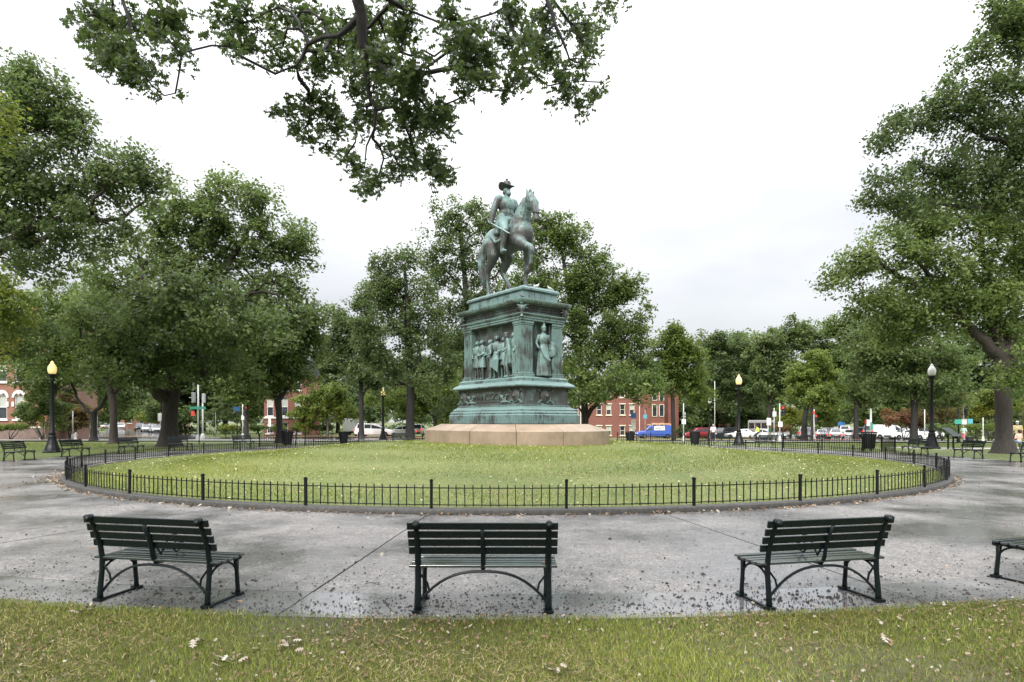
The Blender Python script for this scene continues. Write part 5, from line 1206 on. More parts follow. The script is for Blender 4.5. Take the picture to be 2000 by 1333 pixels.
# hedges and undergrowth beyond the streets
def hedge_row(px0, px1, Z, h, mat, label):
    rg = np.random.default_rng(abs(int(px0)) + int(Z)); a, b = G(px0, Z), G(px1, Z); n = int((b - a).length / .8); u = rg.uniform(0, 1, n * 2)
    cl = np.array(a)[None] * (1 - u[:, None]) + np.array(b)[None] * u[:, None] + np.c_[rg.normal(0, .3, n * 2), rg.normal(0, .6, n * 2), rg.uniform(.2, h, n * 2)]
    o = foliage('undergrowth', cl, .95, 75, .36, L[mat], rg); tag(o, label, kind='stuff')
hedge_row(350, 520, 96, 3.2, 'dark', 'dark undergrowth behind the left signals'); hedge_row(600, 900, 102, 3.4, 'dark', 'dark undergrowth behind the parked cars left of the monument')
hedge_row(1290, 1420, 112, 2.6, 'dark', 'dark undergrowth behind the blue van and red minivan'); hedge_row(1420, 1600, 112, 3.0, 'mid', 'green undergrowth behind the bus'); hedge_row(1690, 2100, 92, 2.6, 'mid', 'undergrowth behind the white vans on the right'); hedge_row(-200, 190, 100, 3.5, 'dark', 'undergrowth behind the left brick house')

# ---- the oak over the viewer's head
rg = np.random.default_rng(77)
BL = [(195, 45, 48, 48), (255, 120, 45, 45), (215, 100, 38, 25), (325, 35, 45, 45), (335, 95, 22, 26), (300, 155, 28, 18), (240, 140, 30, 22), (265, 30, 30, 30, 1),
      (460, 35, 55, 35), (445, 95, 22, 18), (520, 95, 55, 26), (590, 115, 40, 18), (560, 40, 50, 35), (620, 40, 40, 36), (670, 70, 40, 55), (730, 50, 55, 50), (790, 40, 40, 40), (640, 130, 42, 22), (700, 150, 42, 38), (760, 130, 55, 45),
      (575, 225, 40, 36), (620, 200, 40, 30), (605, 265, 22, 18), (650, 240, 30, 28), (720, 220, 38, 36), (790, 190, 50, 38), (850, 220, 42, 28), (800, 250, 42, 26), (820, 150, 35, 30),
      (655, 295, 34, 14), (700, 330, 28, 34), (720, 365, 24, 18), (760, 340, 22, 26), (790, 295, 28, 22), (850, 315, 34, 28), (860, 345, 20, 18), (770, 300, 30, 22),
      (900, 50, 42, 42), (940, 110, 42, 36), (890, 110, 36, 30), (1000, 50, 48, 40), (1020, 120, 36, 30), (995, 155, 18, 16), (1065, 60, 40, 45), (1070, 110, 34, 28), (1130, 55, 42, 36), (1150, 90, 26, 22), (1120, 150, 38, 26), (1100, 180, 36, 16), (1125, 205, 20, 16), (1160, 175, 18, 24), (1195, 15, 30, 14), (960, 150, 26, 14), (910, 160, 24, 12)]
def ZB(px, py): return 9.3 + 1.1 * math.sin(px * .011 + 1) + .5 * math.cos(py * .02)
cl = []
for b in BL:
    Z = ZB(b[0], b[1]); kk = max(6, int(b[2] * b[3] / 85)); c = np.array(P(b[0], b[1], Z)); d = rg.normal(0, 1, (kk, 3)); d /= np.linalg.norm(d, axis=1)[:, None]
    cl.append(c + d * (rg.uniform(0, 1, kk) ** .45)[:, None] * np.array([b[2] * Z / F, .45, b[3] * Z / F]))
cl2 = []   # the unseen rest of the crown over and behind the camera
for c, r_ in (((-3, 2, 10.5), 2.6), ((0, 5, 11), 2.4), ((3, 7, 11), 2.2), ((-6, 6, 10.5), 2.2), ((-5, -4, 10.5), 3), ((-1, -3, 12), 3)):
    d = rg.normal(0, 1, (26, 3)); d /= np.linalg.norm(d, axis=1)[:, None]; cl2.append(np.array(c) + d * (rg.uniform(0, 1, 26) ** .4)[:, None] * r_)
cl = np.concatenate(cl); clb = np.concatenate(cl2)
clb = clb[(clb[:, 1] < .3) | (clb[:, 2] > CH + (HY + 45) * np.maximum(clb[:, 1], .01) / F + .9)]
def pp(a, Zs): return [P(x, y, Z) for (x, y), Z in zip(a, Zs)]
seeds = [([Vector((-4.6, -3.5, -.1)), Vector((-4.55, -3.45, .5)), Vector((-4.5, -3.3, 3.5)), Vector((-4.2, -2.6, 6.0)), Vector((-3.6, .5, 8.4)), Vector((-3.0, 4.0, 9.6)), P(690, -130, 8.2)], [.62, .46, .40, .36, .27, .20, .13]),
 (pp([(690, -130), (693, -40), (703, 30), (712, 90), (716, 130), (722, 180), (735, 215)], [8.2, 8.5, 8.7, 8.8, 8.9, 9.0, 9.1]), [.13, .115, .10, .085, .06, .045, .036]),
 (pp([(735, 215), (732, 250), (718, 290), (712, 330)], [9.1, 9.2, 9.3, 9.3]), [.034, .028, .02, .012]), (pp([(735, 200), (770, 212), (795, 250), (805, 285), (815, 320)], [9.0, 9.1, 9.2, 9.2, 9.3]), [.036, .03, .026, .02, .012]),
 (pp([(703, 40), (680, 55), (655, 70), (628, 72), (600, 85), (590, 110), (578, 128)], [8.7, 8.8, 9.0, 9.1, 9.2, 9.3, 9.3]), [.075, .06, .052, .045, .04, .03, .016]), (pp([(598, 85), (585, 45), (570, 22), (545, 15), (520, 25), (495, 38)], [9.2, 9.3, 9.4, 9.5, 9.5, 9.5]), [.034, .03, .028, .024, .018, .012]),
 (pp([(716, 140), (760, 110), (830, 105), (880, 103), (930, 80)], [8.9, 9.3, 9.8, 10, 10]), [.04, .032, .026, .02, .012]),
 ([Vector((-3.0, 4.0, 9.6)), Vector((-.5, 7.0, 10.0)), P(1040, -90, 9.5), P(1068, 0, 9.3), P(1085, 45, 9.2), P(1100, 80, 9.2), P(1112, 115, 9.2)], [.15, .10, .07, .042, .036, .028, .016]),
 (pp([(1098, 75), (1115, 60), (1125, 40)], [9.2, 9.2, 9.2]), [.018, .012, .008]), (pp([(1112, 110), (1150, 112), (1168, 130), (1180, 160)], [9.2, 9.2, 9.2, 9.2]), [.010, .008, .006, .004]),
 ([Vector((-3.6, .5, 8.4)), Vector((-6.0, 5.0, 9.6)), P(230, -100, 9.0), P(242, 0, 8.8), P(250, 40, 8.8), P(258, 75, 8.8), P(266, 105, 8.8)], [.16, .10, .07, .034, .028, .02, .012]),
 (pp([(246, 30), (240, 55), (222, 75)], [8.8] * 3), [.014, .01, .006]), (pp([(232, -60), (300, -30), (318, 20), (330, 60)], [9, 9, 9, 9]), [.03, .022, .014, .01])]
t = empty('overhanging_oak', seeds[0][0][0], label='oak reaching over the viewer, its leafy boughs hanging across the top', cat='tree', group='trees around the square')
seeds = [seeds[0]] + [wobble(a, [q_ * .78 for q_ in r_], rg, .06) for a, r_ in seeds[1:]]
b0 = np.array(seeds[0][0][0]); seeds = [([p - Vector(b0) for p in a], r_) for a, r_ in seeds]
br = grow(seeds, np.concatenate([cl, clb]) - b0, .0045, .05, rg, zig=.16)
bark_mesh('trunk', br, M['bark_wet'], t, .0045, (14, 8, 4))
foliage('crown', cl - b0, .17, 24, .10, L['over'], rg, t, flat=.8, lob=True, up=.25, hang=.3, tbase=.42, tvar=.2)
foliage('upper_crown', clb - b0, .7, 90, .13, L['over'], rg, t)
# ================================================================ houses
def brick_mat(name, c1, c2, mortar):
    m, t, b = nodes(name); b.inputs['Roughness'].default_value = .8
    tcn = N(t, 'ShaderNodeTexCoord'); mp_ = N(t, 'ShaderNodeMapping'); mp_.inputs['Rotation'].default_value = (R(90), 0, 0)
    br = N(t, 'ShaderNodeTexBrick'); br.inputs['Color1'].default_value = (*c1, 1); br.inputs['Color2'].default_value = (*c2, 1); br.inputs['Mortar'].default_value = (*mortar, 1)
    br.inputs['Scale'].default_value = 4.0; br.inputs['Mortar Size'].default_value = .015
    t.links.new(tcn.outputs['Object'], mp_.inputs[0]); t.links.new(mp_.outputs[0], br.inputs['Vector'])
    nn = noise(t, .7, 5, .6); t.links.new(mixc(t, .5, br.outputs['Color'], ramp(t, nn, [(.3, (.65, .62, .6)), (.7, (1.1, 1.1, 1.1))]), 'MULTIPLY'), b.inputs['Base Color'])
    return m
M['brick_a'] = brick_mat('orange_brick', (.28, .125, .075), (.22, .095, .06), (.25, .19, .15))
M['brick_b'] = brick_mat('red_brick', (.24, .085, .06), (.19, .065, .05), (.2, .13, .11))
M['stone'] = simple('brownstone', (.20, .14, .11), (.14, .10, .085), 2, .7)
M['cream'] = simple('cream_paint', (.72, .68, .55), (.62, .58, .48), 3, .5)
M['roof'] = simple('dark_roof', (.04, .04, .045), (.07, .07, .075), 3, .7)
M['curtain'] = simple('pale_blind', (.45, .47, .42), (.35, .37, .33), 3, .8)
def house(px, Z, W, Hh, D, wins, wall, label, rz=0.0, base_h=0.0, roof='flat', frame='white', gable=None, doors=()):
    """facade centred on px at depth Z facing the viewer (local -y). wins: (x, z, w, h, arched)"""
    t = empty('brick_house', G(px, Z), rz, label, 'house'); mat = M[wall]
    xs_ = sorted(set([-W / 2, W / 2] + [a for x, z, w_, h_, *_ in wins for a in (x - w_ / 2, x + w_ / 2)])); zs = sorted(set([0, Hh] + [a for x, z, w_, h_, *_ in wins for a in (z, z + h_)]))
    mb = MB()
    def hole(x, z): return any(wx - w_ / 2 < x < wx + w_ / 2 and wz < z < wz + h_ for wx, wz, w_, h_, *_ in wins)
    for i in range(len(xs_) - 1):
        for j in range(len(zs) - 1):
            if not hole((xs_[i] + xs_[i + 1]) / 2, (zs[j] + zs[j + 1]) / 2): mb.add([(xs_[i], 0, zs[j]), (xs_[i + 1], 0, zs[j]), (xs_[i + 1], 0, zs[j + 1]), (xs_[i], 0, zs[j + 1])], [(0, 1, 2, 3)])
    for wx, wz, w_, h_, *_ in wins:
        a, b, c, d = wx - w_ / 2, wx + w_ / 2, wz, wz + h_
        for q in (((a, c), (a, d)), ((b, d), (b, c)), ((a, d), (b, d)), ((b, c), (a, c))): mb.add([(q[0][0], 0, q[0][1]), (q[1][0], 0, q[1][1]), (q[1][0], .22, q[1][1]), (q[0][0], .22, q[0][1])], [(0, 1, 2, 3)])
    mb.add([(-W / 2, 0, 0), (-W / 2, D, 0), (-W / 2, D, Hh), (-W / 2, 0, Hh), (W / 2, 0, 0), (W / 2, D, 0), (W / 2, D, Hh), (W / 2, 0, Hh)], [(0, 3, 2, 1), (4, 5, 6, 7), (1, 2, 6, 5)])
    if gable: mb.add([(gable - 2.2, -.01, Hh), (gable + 2.2, -.01, Hh), (gable, -.01, Hh + 3), (gable - 2.2, .6, Hh), (gable + 2.2, .6, Hh), (gable, .6, Hh + 3)], [(0, 1, 2), (5, 4, 3), (0, 2, 5, 3), (1, 4, 5, 2)])
    mb.build('wall', mat, t)
    m_ = MB()
    if roof == 'flat': m_.box((0, D / 2 - .1, Hh + .12), (W + .3, D + .5, .24)); m_.box((0, -.12, Hh - .18), (W + .2, .2, .34))
    else: m_.add([(-W / 2 - .3, -.4, Hh), (W / 2 + .3, -.4, Hh), (W / 2 + .3, D, Hh), (-W / 2 - .3, D, Hh), (-W / 2, D / 2, Hh + 2.6), (W / 2, D / 2, Hh + 2.6)], [(0, 1, 5, 4), (2, 3, 4, 5), (0, 4, 3), (1, 2, 5), (0, 3, 2, 1)])
    rf = m_.build('roof', M['roof'], t); MB().box((W * .3, D * .5, Hh + 1.6), (.8, .8, 2.4)).build('chimney', mat, rf)
    if base_h: MB().box((0, -.06, base_h / 2 - .2), (W + .05, .1, base_h + .4)).build('base_course', M['stone'], t); MB().box((0, -.10, base_h + .03), (W + .1, .18, .16)).build('water_table', M['cream'], t)
    for wx, wz, w_, h_, *ar in wins:
        f = empty('window', (wx, .14, wz)); f.parent = t; fw = .09
        m_ = MB(); m_.box((-w_ / 2 + fw / 2, 0, h_ / 2), (fw, .1, h_)); m_.box((w_ / 2 - fw / 2, 0, h_ / 2), (fw, .1, h_)); m_.box((0, .001, h_ - fw / 2), (w_ - 2 * fw, .1, fw)); m_.box((0, .001, fw / 2), (w_ - 2 * fw, .1, fw)); m_.box((0, -.004, h_ / 2), (w_ - 2 * fw, .09, fw * .8)); m_.build('frame', M[frame], f)
        MB().box((0, .045, h_ * .25 + .02), (w_ - 2 * fw, .02, h_ * .5 - fw)).build('pane', M['glass'], f); MB().box((0, .048, h_ * .75 - .02), (w_ - 2 * fw, .02, h_ * .5 - fw)).build('pane', M['curtain'] if (int(wx * 7 + wz * 3) % 2) else M['glass'], f)
        MB().box((0, -.20, -.09), (w_ + .3, .22, .16)).build('sill', M[frame if frame != 'cream' else 'cream'], f)
        if ar and ar[0]:
            m_ = MB(); n = 9; r0, r1 = w_ / 2 + .02, w_ / 2 + .22
            pts = [(r_ * math.cos(a), r_ * math.sin(a) * (1.15 if r_ == r1 else 1) + h_ - w_ * .28) for r_ in (r0, r1) for a in [math.pi * k / n for k in range(n + 1)]]
            v = [(x, -.24, z) for x, z in pts] + [(x, -.13, z) for x, z in pts]; q = n + 1; fcs = []
            for k in range(n): fcs += [(k, q + k, q + k + 1, k + 1), (2 * q + k, 2 * q + k + 1, 3 * q + k + 1, 3 * q + k), (q + k, 3 * q + k, 3 * q + k + 1, q + k + 1), (k, k + 1, 2 * q + k + 1, 2 * q + k)]
            m_.add(v, fcs); m_.box((0, -.20, h_ + .22), (.2, .14, .3)); m_.box((-w_ / 2 - .12, -.19, h_ * .62), (.2, .12, .5)); m_.box((w_ / 2 + .12, -.19, h_ * .62), (.2, .12, .5)); m_.build('hood', M['white'], f)
        else: MB().box((0, -.17, h_ + .09), (w_ + .3, .14, .18)).build('lintel', M['cream' if frame == 'cream' else 'stone'], f)
    return t
wl = []
for i in range(-6, 5):
    x = i * 1.72 + .4
    wl += [(x, 2.15, .95, 2.55, 1), (x, 6.1, .95, 2.3, 0), (x, 9.6, .95, 2.0, 0)]
house(-105, 64.5, 20, 13, 9, wl, 'brick_a', 'orange brick house with white arched window hoods at the left edge', R(4), 1.25)
wr = [(x, z, .95, h_, 0) for x in (-9.4, -7.6, -5.0, -3.2, -.6, 1.2) for z, h_ in ((.45, 1.75), (4.3, 2.0), (7.6, 2.0))]
hb = house(1222, 116, 20, 10.5, 12, wr, 'brick_b', 'red brick terrace with cream windows behind the blue van', R(0), 0, 'flat', 'cream', gable=-1.5)
m_ = MB()  # projecting bay
for a, b in (((3.6, 0), (4.6, -1.3)), ((4.6, -1.3), (7.0, -1.3)), ((7.0, -1.3), (8.0, 0))): m_.add([(a[0], a[1], 0), (b[0], b[1], 0), (b[0], b[1], 9.5), (a[0], a[1], 9.5)], [(0, 1, 2, 3)])
m_.add([(3.6, 0, 9.5), (4.6, -1.3, 9.5), (7, -1.3, 9.5), (8, 0, 9.5)], [(0, 1, 2, 3)]); m_.build('bay', M['brick_b'], hb)
for z in (.5, 4.0, 7.0):
    for x in (5.15, 6.45):
        f = empty('window', (x, -1.36, z)); f.parent = hb; m_ = MB(); m_.box((-.42, 0, 1.1), (.1, .12, 2.2)); m_.box((.42, 0, 1.1), (.1, .12, 2.2)); m_.box((0, 0, 2.2), (.94, .12, .1)); m_.box((0, 0, 0), (.94, .12, .1)); m_.build('frame', M['cream'], f)
        MB().box((0, .01, 1.1), (.74, .04, 2.1)).build('pane', M['glass'], f)
for x in (-8.5, 2.6): MB().tube([(x, -.12, .1), (x, -.12, 10)], .07, 6).build('downpipe', M['white'], hb)
wm = [(x, z, 1.0, h_, 0) for x in (-2.3, -.1, 1.9) for z, h_ in ((.3, 1.5), (2.75, 2.6), (6.4, 2.3))]
hm = house(557, 87, 6.4, 8.6, 4, wm, 'brick_b', 'small red brick house with tall white-framed windows behind the forked tree', R(-8), 0, 'hip', 'white')
MB().box((0, -.08, 2.5), (6.4, .14, .18)).build('string_course', M['white'], hm)
wq = [(x, z, 1.0, 1.9, 0) for x in (-3.2, 0, 3.2) for z in (1.0, 4.4, 7.8)]
house(1120, 122, 9.0, 9.5, 10, wq, 'brick_b', 'dark red house glimpsed just right of the granite base', 0, 0, 'flat', 'cream')
house(1425, 128, 9.6, 9.5, 10, wq, 'brick_b', 'red brick house glimpsed through leaves left of the yellow lamp', 0, 0, 'hip', 'cream')
house(1497, 150, 8.0, 6.5, 10, [(-2, 1.2, 1, 1.8, 0), (2, 1.2, 1, 1.8, 0), (0, 4, 1, 1.5, 0)], 'cream', 'pale gabled house peeking over the white bus', R(30), 0, 'hip', 'white')
house(288, 205, 18, 9, 10, [(x, z, 1.5, 1.8, 0) for x in (-6, -2, 2, 6) for z in (1.5, 5)], 'brick_a', 'orange brick house at the far end of the side street', 0, 0, 'hip', 'white')
house(1340, 124, 11.0, 9.0, 10, wq, 'roof', 'dark grey house behind the fresh green tree', 0, 0, 'flat', 'white')

# ================================================================ vehicles
def loft(secs, cap=True):
    """secs: list of rings with equal counts"""
    n = len(secs[0]); v = [p for s in secs for p in s]; f = []
    for i in range(len(secs) - 1):
        for k in range(n): f.append((i * n + k, i * n + (k + 1) % n, (i + 1) * n + (k + 1) % n, (i + 1) * n + k))
    if cap: f.append(tuple(range(n - 1, -1, -1))); f.append(tuple((len(secs) - 1) * n + k for k in range(n)))
    return MB().add(v, f)
PAINT = {}
def paint(nm, c):
    if nm not in PAINT: PAINT[nm] = simple('paint_' + nm, c, tuple(x * .85 for x in c), 1.5, .22, 0.1, spec=.6)
    return PAINT[nm]
KIND = {  # lower body stations (x, z0, z1, half width) and cabin (x, z roof, half width at roof) from front (+x) to back
 'sedan': ([(2.3, .40, .58, .70), (2.15, .28, .70, .84), (1.3, .24, .86, .89), (.7, .24, .93, .9), (-1.2, .24, .96, .9), (-2.0, .26, .95, .87), (-2.3, .40, .78, .76)], [(.95, .92, .78), (.25, 1.40, .62), (-.9, 1.44, .62), (-1.65, .98, .74)], (1.38, -1.38), .33),
 'suv': ([(2.35, .45, .75, .74), (2.2, .32, .95, .88), (1.3, .30, 1.03, .93), (.7, .30, 1.08, .94), (-2.0, .30, 1.12, .94), (-2.3, .42, 1.05, .88)], [(1.05, 1.06, .84), (.45, 1.66, .70), (-1.9, 1.70, .72), (-2.25, 1.14, .82)], (1.42, -1.42), .38),
 'minivan': ([(2.4, .40, .66, .74), (2.25, .28, .85, .88), (1.5, .26, 1.0, .93), (.9, .26, 1.05, .95), (-2.1, .26, 1.08, .95), (-2.4, .40, 1.0, .88)], [(1.35, 1.02, .84), (.55, 1.66, .74), (-2.0, 1.70, .75), (-2.36, 1.10, .84)], (1.5, -1.45), .34),
 'van': ([(2.9, .45, .75, .82), (2.7, .32, 1.02, .98), (1.95, .30, 1.16, 1.02), (1.5, .30, 1.22, 1.03), (-2.5, .30, 1.25, 1.03), (-2.8, .42, 1.22, 1.0)], [(1.75, 1.18, .92), (1.0, 1.95, .82), (-2.6, 2.02, .88), (-2.78, 1.28, .98)], (1.85, -1.75), .37)}
def car(kind, p, yaw, col, label, group='cars and vans in the streets', name='parked_car', cat='car', scale=1.0):
    body, cab, wh, wr_ = KIND[kind]; t = empty(name, p, yaw, label, cat, group); t.scale = (scale,) * 3; mt = col
    secs = []
    for x, z0, z1, w_ in body:
        zm = (z0 + z1) / 2; secs.append([(x, -w_ * .9, z0), (x, w_ * .9, z0), (x, w_, z0 + .12), (x, w_ * 1.01, zm), (x, w_ * .97, z1 - .06), (x, w_ * .86, z1), (x, -w_ * .86, z1), (x, -w_ * .97, z1 - .06), (x, -w_ * 1.01, zm), (x, -w_, z0 + .12)])
    loft(secs).build('body', mt, t, sm=False)
    zb_ = cab[0][1] - .03; secs = []
    (x0, z0, w0), (x1, z1, w1), (x2, z2, w2), (x3, z3, w3) = cab
    v = [(x0, -w0, zb_), (x0, w0, zb_), (x1, -w1, z1), (x1, w1, z1), (x2, -w2, z2), (x2, w2, z2), (x3, -w3, z3 - .05), (x3, w3, z3 - .05)]
    MB().add(v, [(0, 2, 3, 1), (2, 4, 5, 3), (4, 6, 7, 5), (0, 6, 4, 2), (1, 3, 5, 7), (0, 1, 7, 6)]).build('cabin', mt, t, bevel=.05)
    def quad(a, b, c, d, off, nm, k=.90, mat=None):
        q = [Vector(i) for i in (a, b, c, d)]; ce = sum(q, Vector()) / 4; n_ = (q[1] - q[0]).cross(q[2] - q[0]).normalized(); q = [ce + (i - ce) * k + n_ * off for i in q]; q2 = [i - n_ * .03 for i in q]
        MB().add(q + q2, [(0, 1, 2, 3), (7, 6, 5, 4), (0, 4, 5, 1), (1, 5, 6, 2), (2, 6, 7, 3), (3, 7, 4, 0)]).build(nm, mat or M['glass'], t)
    quad(v[1], v[3], v[2], v[0], .012, 'windscreen', .88); quad(v[6], v[4], v[5], v[7], .012, 'rear_window', .82)
    for s in (0, 1):
        A, B, C_, D_ = Vector(v[0 + s]), Vector(v[2 + s]), Vector(v[4 + s]), Vector(v[6 + s])
        nwin = 1 if kind == 'van' else (2 if kind == 'sedan' else 3); xb = [x0 - .15] + [x1 - (x1 - x2) * i / nwin for i in range(1, nwin)] + [x2 - .05]
        if kind == 'van': xb = [x0 - .15, .55]
        for i in range(len(xb) - 1):
            fa, fb = xb[i] - .04, xb[i + 1] + .04
            def pt(x, top):
                lo = A.lerp(D_, (x0 - x) / (x0 - x3)); hi_ = (A.lerp(B, (x0 - x) / (x0 - x1)) if x > x1 else (B.lerp(C_, (x1 - x) / (x1 - x2)) if x > x2 else C_))
                return lo.lerp(hi_, top)
            q = [pt(fa, .08), pt(fb, .08), pt(fb, .86), pt(fa, .86)]
            if s == 1: q = q[::-1]
            n_ = (q[1] - q[0]).cross(q[2] - q[0]).normalized()
            if n_.y * (1 if s else -1) < 0: n_ = -n_
            q1 = [i_ + n_ * .012 for i_ in q]; q2 = [i_ - n_ * .02 for i_ in q]
            MB().add(q1 + q2, [(0, 1, 2, 3), (7, 6, 5, 4), (0, 4, 5, 1), (1, 5, 6, 2), (2, 6, 7, 3), (3, 7, 4, 0)]).build('side_window', M['glass'], t)
    for x in wh:
        for s in (-1, 1):
            w_ = empty('wheel', (x, s * (body[2][3] - .09), wr_)); w_.parent = t
            MB().lathe([(wr_ * .55, -.11), (wr_ * .95, -.11), (wr_, -.07), (wr_, .07), (wr_ * .95, .11), (wr_ * .55, .11)], 16, ax='Y').build('tyre', M['tyre'], w_); MB().lathe([(wr_ * .58, -.09), (wr_ * .58, .09), (.05, .115)], 12, ax='Y').build('rim', M['rim'], w_)
            w_.rotation_euler = (0, 0, 0 if s < 0 else math.pi)
    xf, xr = body[0][0], body[-1][0]; wf = body[0][3]
    for s in (-1, 1):
        MB().box((xf - .06, s * (wf - .10), (body[0][2] + body[1][2]) / 2 - .06), (.16, .28, .14)).build('headlight', M['head'], t); MB().box((xr + .04, s * (body[-1][3] - .10), body[-1][2] - .12), (.14, .24, .22)).build('tail_light', M['tail'], t)
        MB().box((cab[0][0] - .15, s * (body[3][3] + .10), body[3][2] + .08), (.1, .16, .13)).build('mirror', mt, t)
    MB().box((xf + .01, 0, body[0][1] + .06), (.05, wf * 1.6, .14)).build('bumper', M['black'], t); MB().box((xr - .01, 0, body[-1][1] + .08), (.06, wf * 1.7, .18)).build('rear_bumper', M['black'], t)
    MB().box((xr - .04, 0, body[-1][2] - .22), (.03, .5, .14)).build('number_plate', M['plate'], t)
    return t
WH = paint('white', (.78, .78, .78)); SV = paint('silver', (.42, .44, .46)); BK = paint('black', (.02, .02, .024)); DB = paint('dark_blue', (.02, .03, .06)); RD = paint('red', (.30, .03, .04)); GY = paint('grey', (.16, .155, .15)); BL_ = paint('blue', (.06, .12, .45)); TN = paint('tan', (.30, .27, .22))
ds = math.atan2(1, -.645); da = math.atan2(282, 154)
# the left side street
for px, Z, k, c, yaw, lab in ((304, 110, 'sedan', SV, ds + math.pi + .1, 'silver sedan parked nearest the big oak trunk'), (286, 119, 'sedan', WH, ds + math.pi, 'white sedan second in the row left of the big oak'), (297, 126, 'suv', DB, ds + math.pi, 'dark vehicle roof showing behind the silver sedan'),
                              (273, 131, 'suv', BK, ds + math.pi, 'dark SUV at the left end of the row before the golden trees'), (236, 158, 'suv', WH, ds + math.pi, 'white SUV coming up the middle of the side street'), (212, 165, 'sedan', GY, ds, 'grey car parked beyond the slender trunk'),
                              (204, 176, 'sedan', WH, ds, 'white car in the parked row beyond the slender trunk'), (198, 190, 'suv', BK, ds, 'farthest dark car of the parked row on the side street'), (168, 84, 'suv', WH, ds - .3, 'white car behind the low V-limbed tree'), (87, 92, 'suv', WH, R(10), 'white vehicle parked behind the left lamp post')):
    car(k, G(px, Z) + Vector((0, 0, .05)), yaw, c, lab)
# the street behind
for px, Z, k, c, yaw, lab in ((732, 78, 'minivan', WH, 0, 'white wagon left of the distant yellow lamp'), (783, 86, 'sedan', WH, math.pi, 'white car right of the distant yellow lamp'), (817, 88, 'suv', WH, R(90), 'white SUV with a black rear window by the granite base'),
                              (1366, 96, 'minivan', RD, math.pi, 'red minivan behind the woman in the pale shirt'), (1413, 95, 'suv', BK, math.pi + .5, 'black and silver car between the red minivan and the lamp'), (1447, 88, 'sedan', WH, R(-20) + math.pi, 'white car directly behind the yellow lamp post'),
                              (1466, 102, 'sedan', DB, math.pi, 'dark car behind the cyclist'), (1500, 84, 'sedan', WH, R(-60), 'white car in front of the bus'),
                              (1606, 96, 'sedan', WH, da, 'white car with red lights nearest the round tree'), (1633, 88, 'sedan', WH, da, 'white cab with red tail lights in the middle of the avenue'), (1680, 88, 'suv', GY, da, 'grey wagon stopped beside the white sign pole'),
                              (1658, 112, 'sedan', WH, da, 'pale car ahead of the grey wagon'), (1650, 140, 'van', WH, da, 'white box van farther up the avenue'), (1622, 130, 'suv', SV, da, 'silver car up the avenue behind the white cab'), (1692, 104, 'minivan', WH, da, 'white minivan beyond the grey wagon'), (1575, 90, 'suv', SV, da, 'silver vehicle half behind the dark trunk of the round tree'),
                              (1732, 84, 'van', WH, R(5), 'white van under the rust red tree'), (1768, 82, 'sedan', WH, math.pi, 'white car just left of the dark right trunk'), (1803, 84, 'minivan', WH, 0, 'white minivan just right of the dark right trunk')):
    car(k, G(px, Z) + Vector((0, 0, .05)), yaw, c, lab)
# blue and white van with a ladder load
bv = car('van', G(1279, 95) + Vector((0, 0, .05)), math.pi, BL_, 'blue and white van with wooden load on its roof rack', name='delivery_van', cat='van')
for s in (-1, 1):
    MB().box((-.85, s * 1.015, .62), (3.3, .03, .22)).build('white_stripe', WH, bv); m_ = MB(); m_.add([(.3, s * 1.0, 1.28), (-1.3, s * 1.0, 1.28), (-1.3, s * .90, 1.9), (.3, s * .88, 1.9), (.3, s * 1.03, 1.28), (-1.3, s * 1.03, 1.28), (-1.3, s * .93, 1.9), (.3, s * .91, 1.9)], [(0, 1, 2, 3), (7, 6, 5, 4), (0, 4, 5, 1), (1, 5, 6, 2), (2, 6, 7, 3), (3, 7, 4, 0)]); m_.build('sign_panel', WH, bv)
fc = bpy.data.curves.new('van_lettering', 'FONT'); fc.body = 'HOLT'; fc.size = .5; fc.extrude = .01; fc.align_x = 'CENTER'; fc.materials.append(DB)
link('lettering', fc, bv, (-.5, 1.02, 1.40), (R(100), 0, math.pi)); 
m_ = MB()
for x in (.9, -.6, -2.2): m_.box((x, 0, 2.09), (.06, 1.7, .06)); m_.box((x, .8, 2.04), (.05, .05, .14)); m_.box((x, -.8, 2.04), (.05, .05, .14))
m_.build('roof_rack', WH, bv)
ld = simple('pale_lumber', (.55, .33, .20), (.45, .26, .16), 6, .7); lo = empty('lumber_load', G(1279, 95) + Vector((0, 0, .05)), math.pi, 'peach coloured boards tied on the roof rack of the blue van', 'boards')
for i in range(5): MB().box((-.75 - .06 * i + .1, -.55 + .27 * i, 2.17 + .02 * (i % 2)), (3.5 - .1 * i, .24, .09)).build('board', ld, lo)
for i in range(3): MB().box((-.95, -.4 + .36 * i, 2.29), (2.7, .3, .12)).build('board', ld, lo)
# white bus
bu = empty('shuttle_bus', G(1500, 97) + Vector((0, 0, .05)), R(-78), 'white bus with a dark windscreen behind the signal poles', 'bus')
m_ = MB(); m_.box((0, 0, 1.62), (7.5, 2.35, 2.5)); m_.build('body', WH, bu, bevel=.16)
MB().box((3.76, 0, 1.95), (.05, 2.05, .95)).build('windscreen', M['glass'], bu)
for i in range(4):
    for s in (-1, 1): MB().box((2.5 - 1.7 * i, s * 1.18, 2.0), (1.35, .04, .85)).build('side_window', M['glass'], bu)
for x in (2.4, -2.3):
    for s in (-1, 1): MB().lathe([(.2, -.12), (.45, -.12), (.47, 0), (.45, .12), (.1, .13)], 14, (x, s * 1.08, .47), 'Y').build('wheel', M['tyre'], bu)
for s in (-1, 1): MB().box((3.77, s * .85, .75), (.06, .3, .2)).build('headlight', M['head'], bu)
MB().box((3.77, 0, .5), (.12, 2.2, .25)).build('bumper', M['black'], bu); MB().box((3.775, 0, 2.72), (.03, 1.3, .24)).build('destination_board', M['black'], bu); MB().box((0, 0, 1.12), (7.55, 2.37, .10)).build('red_stripe', RD, bu)
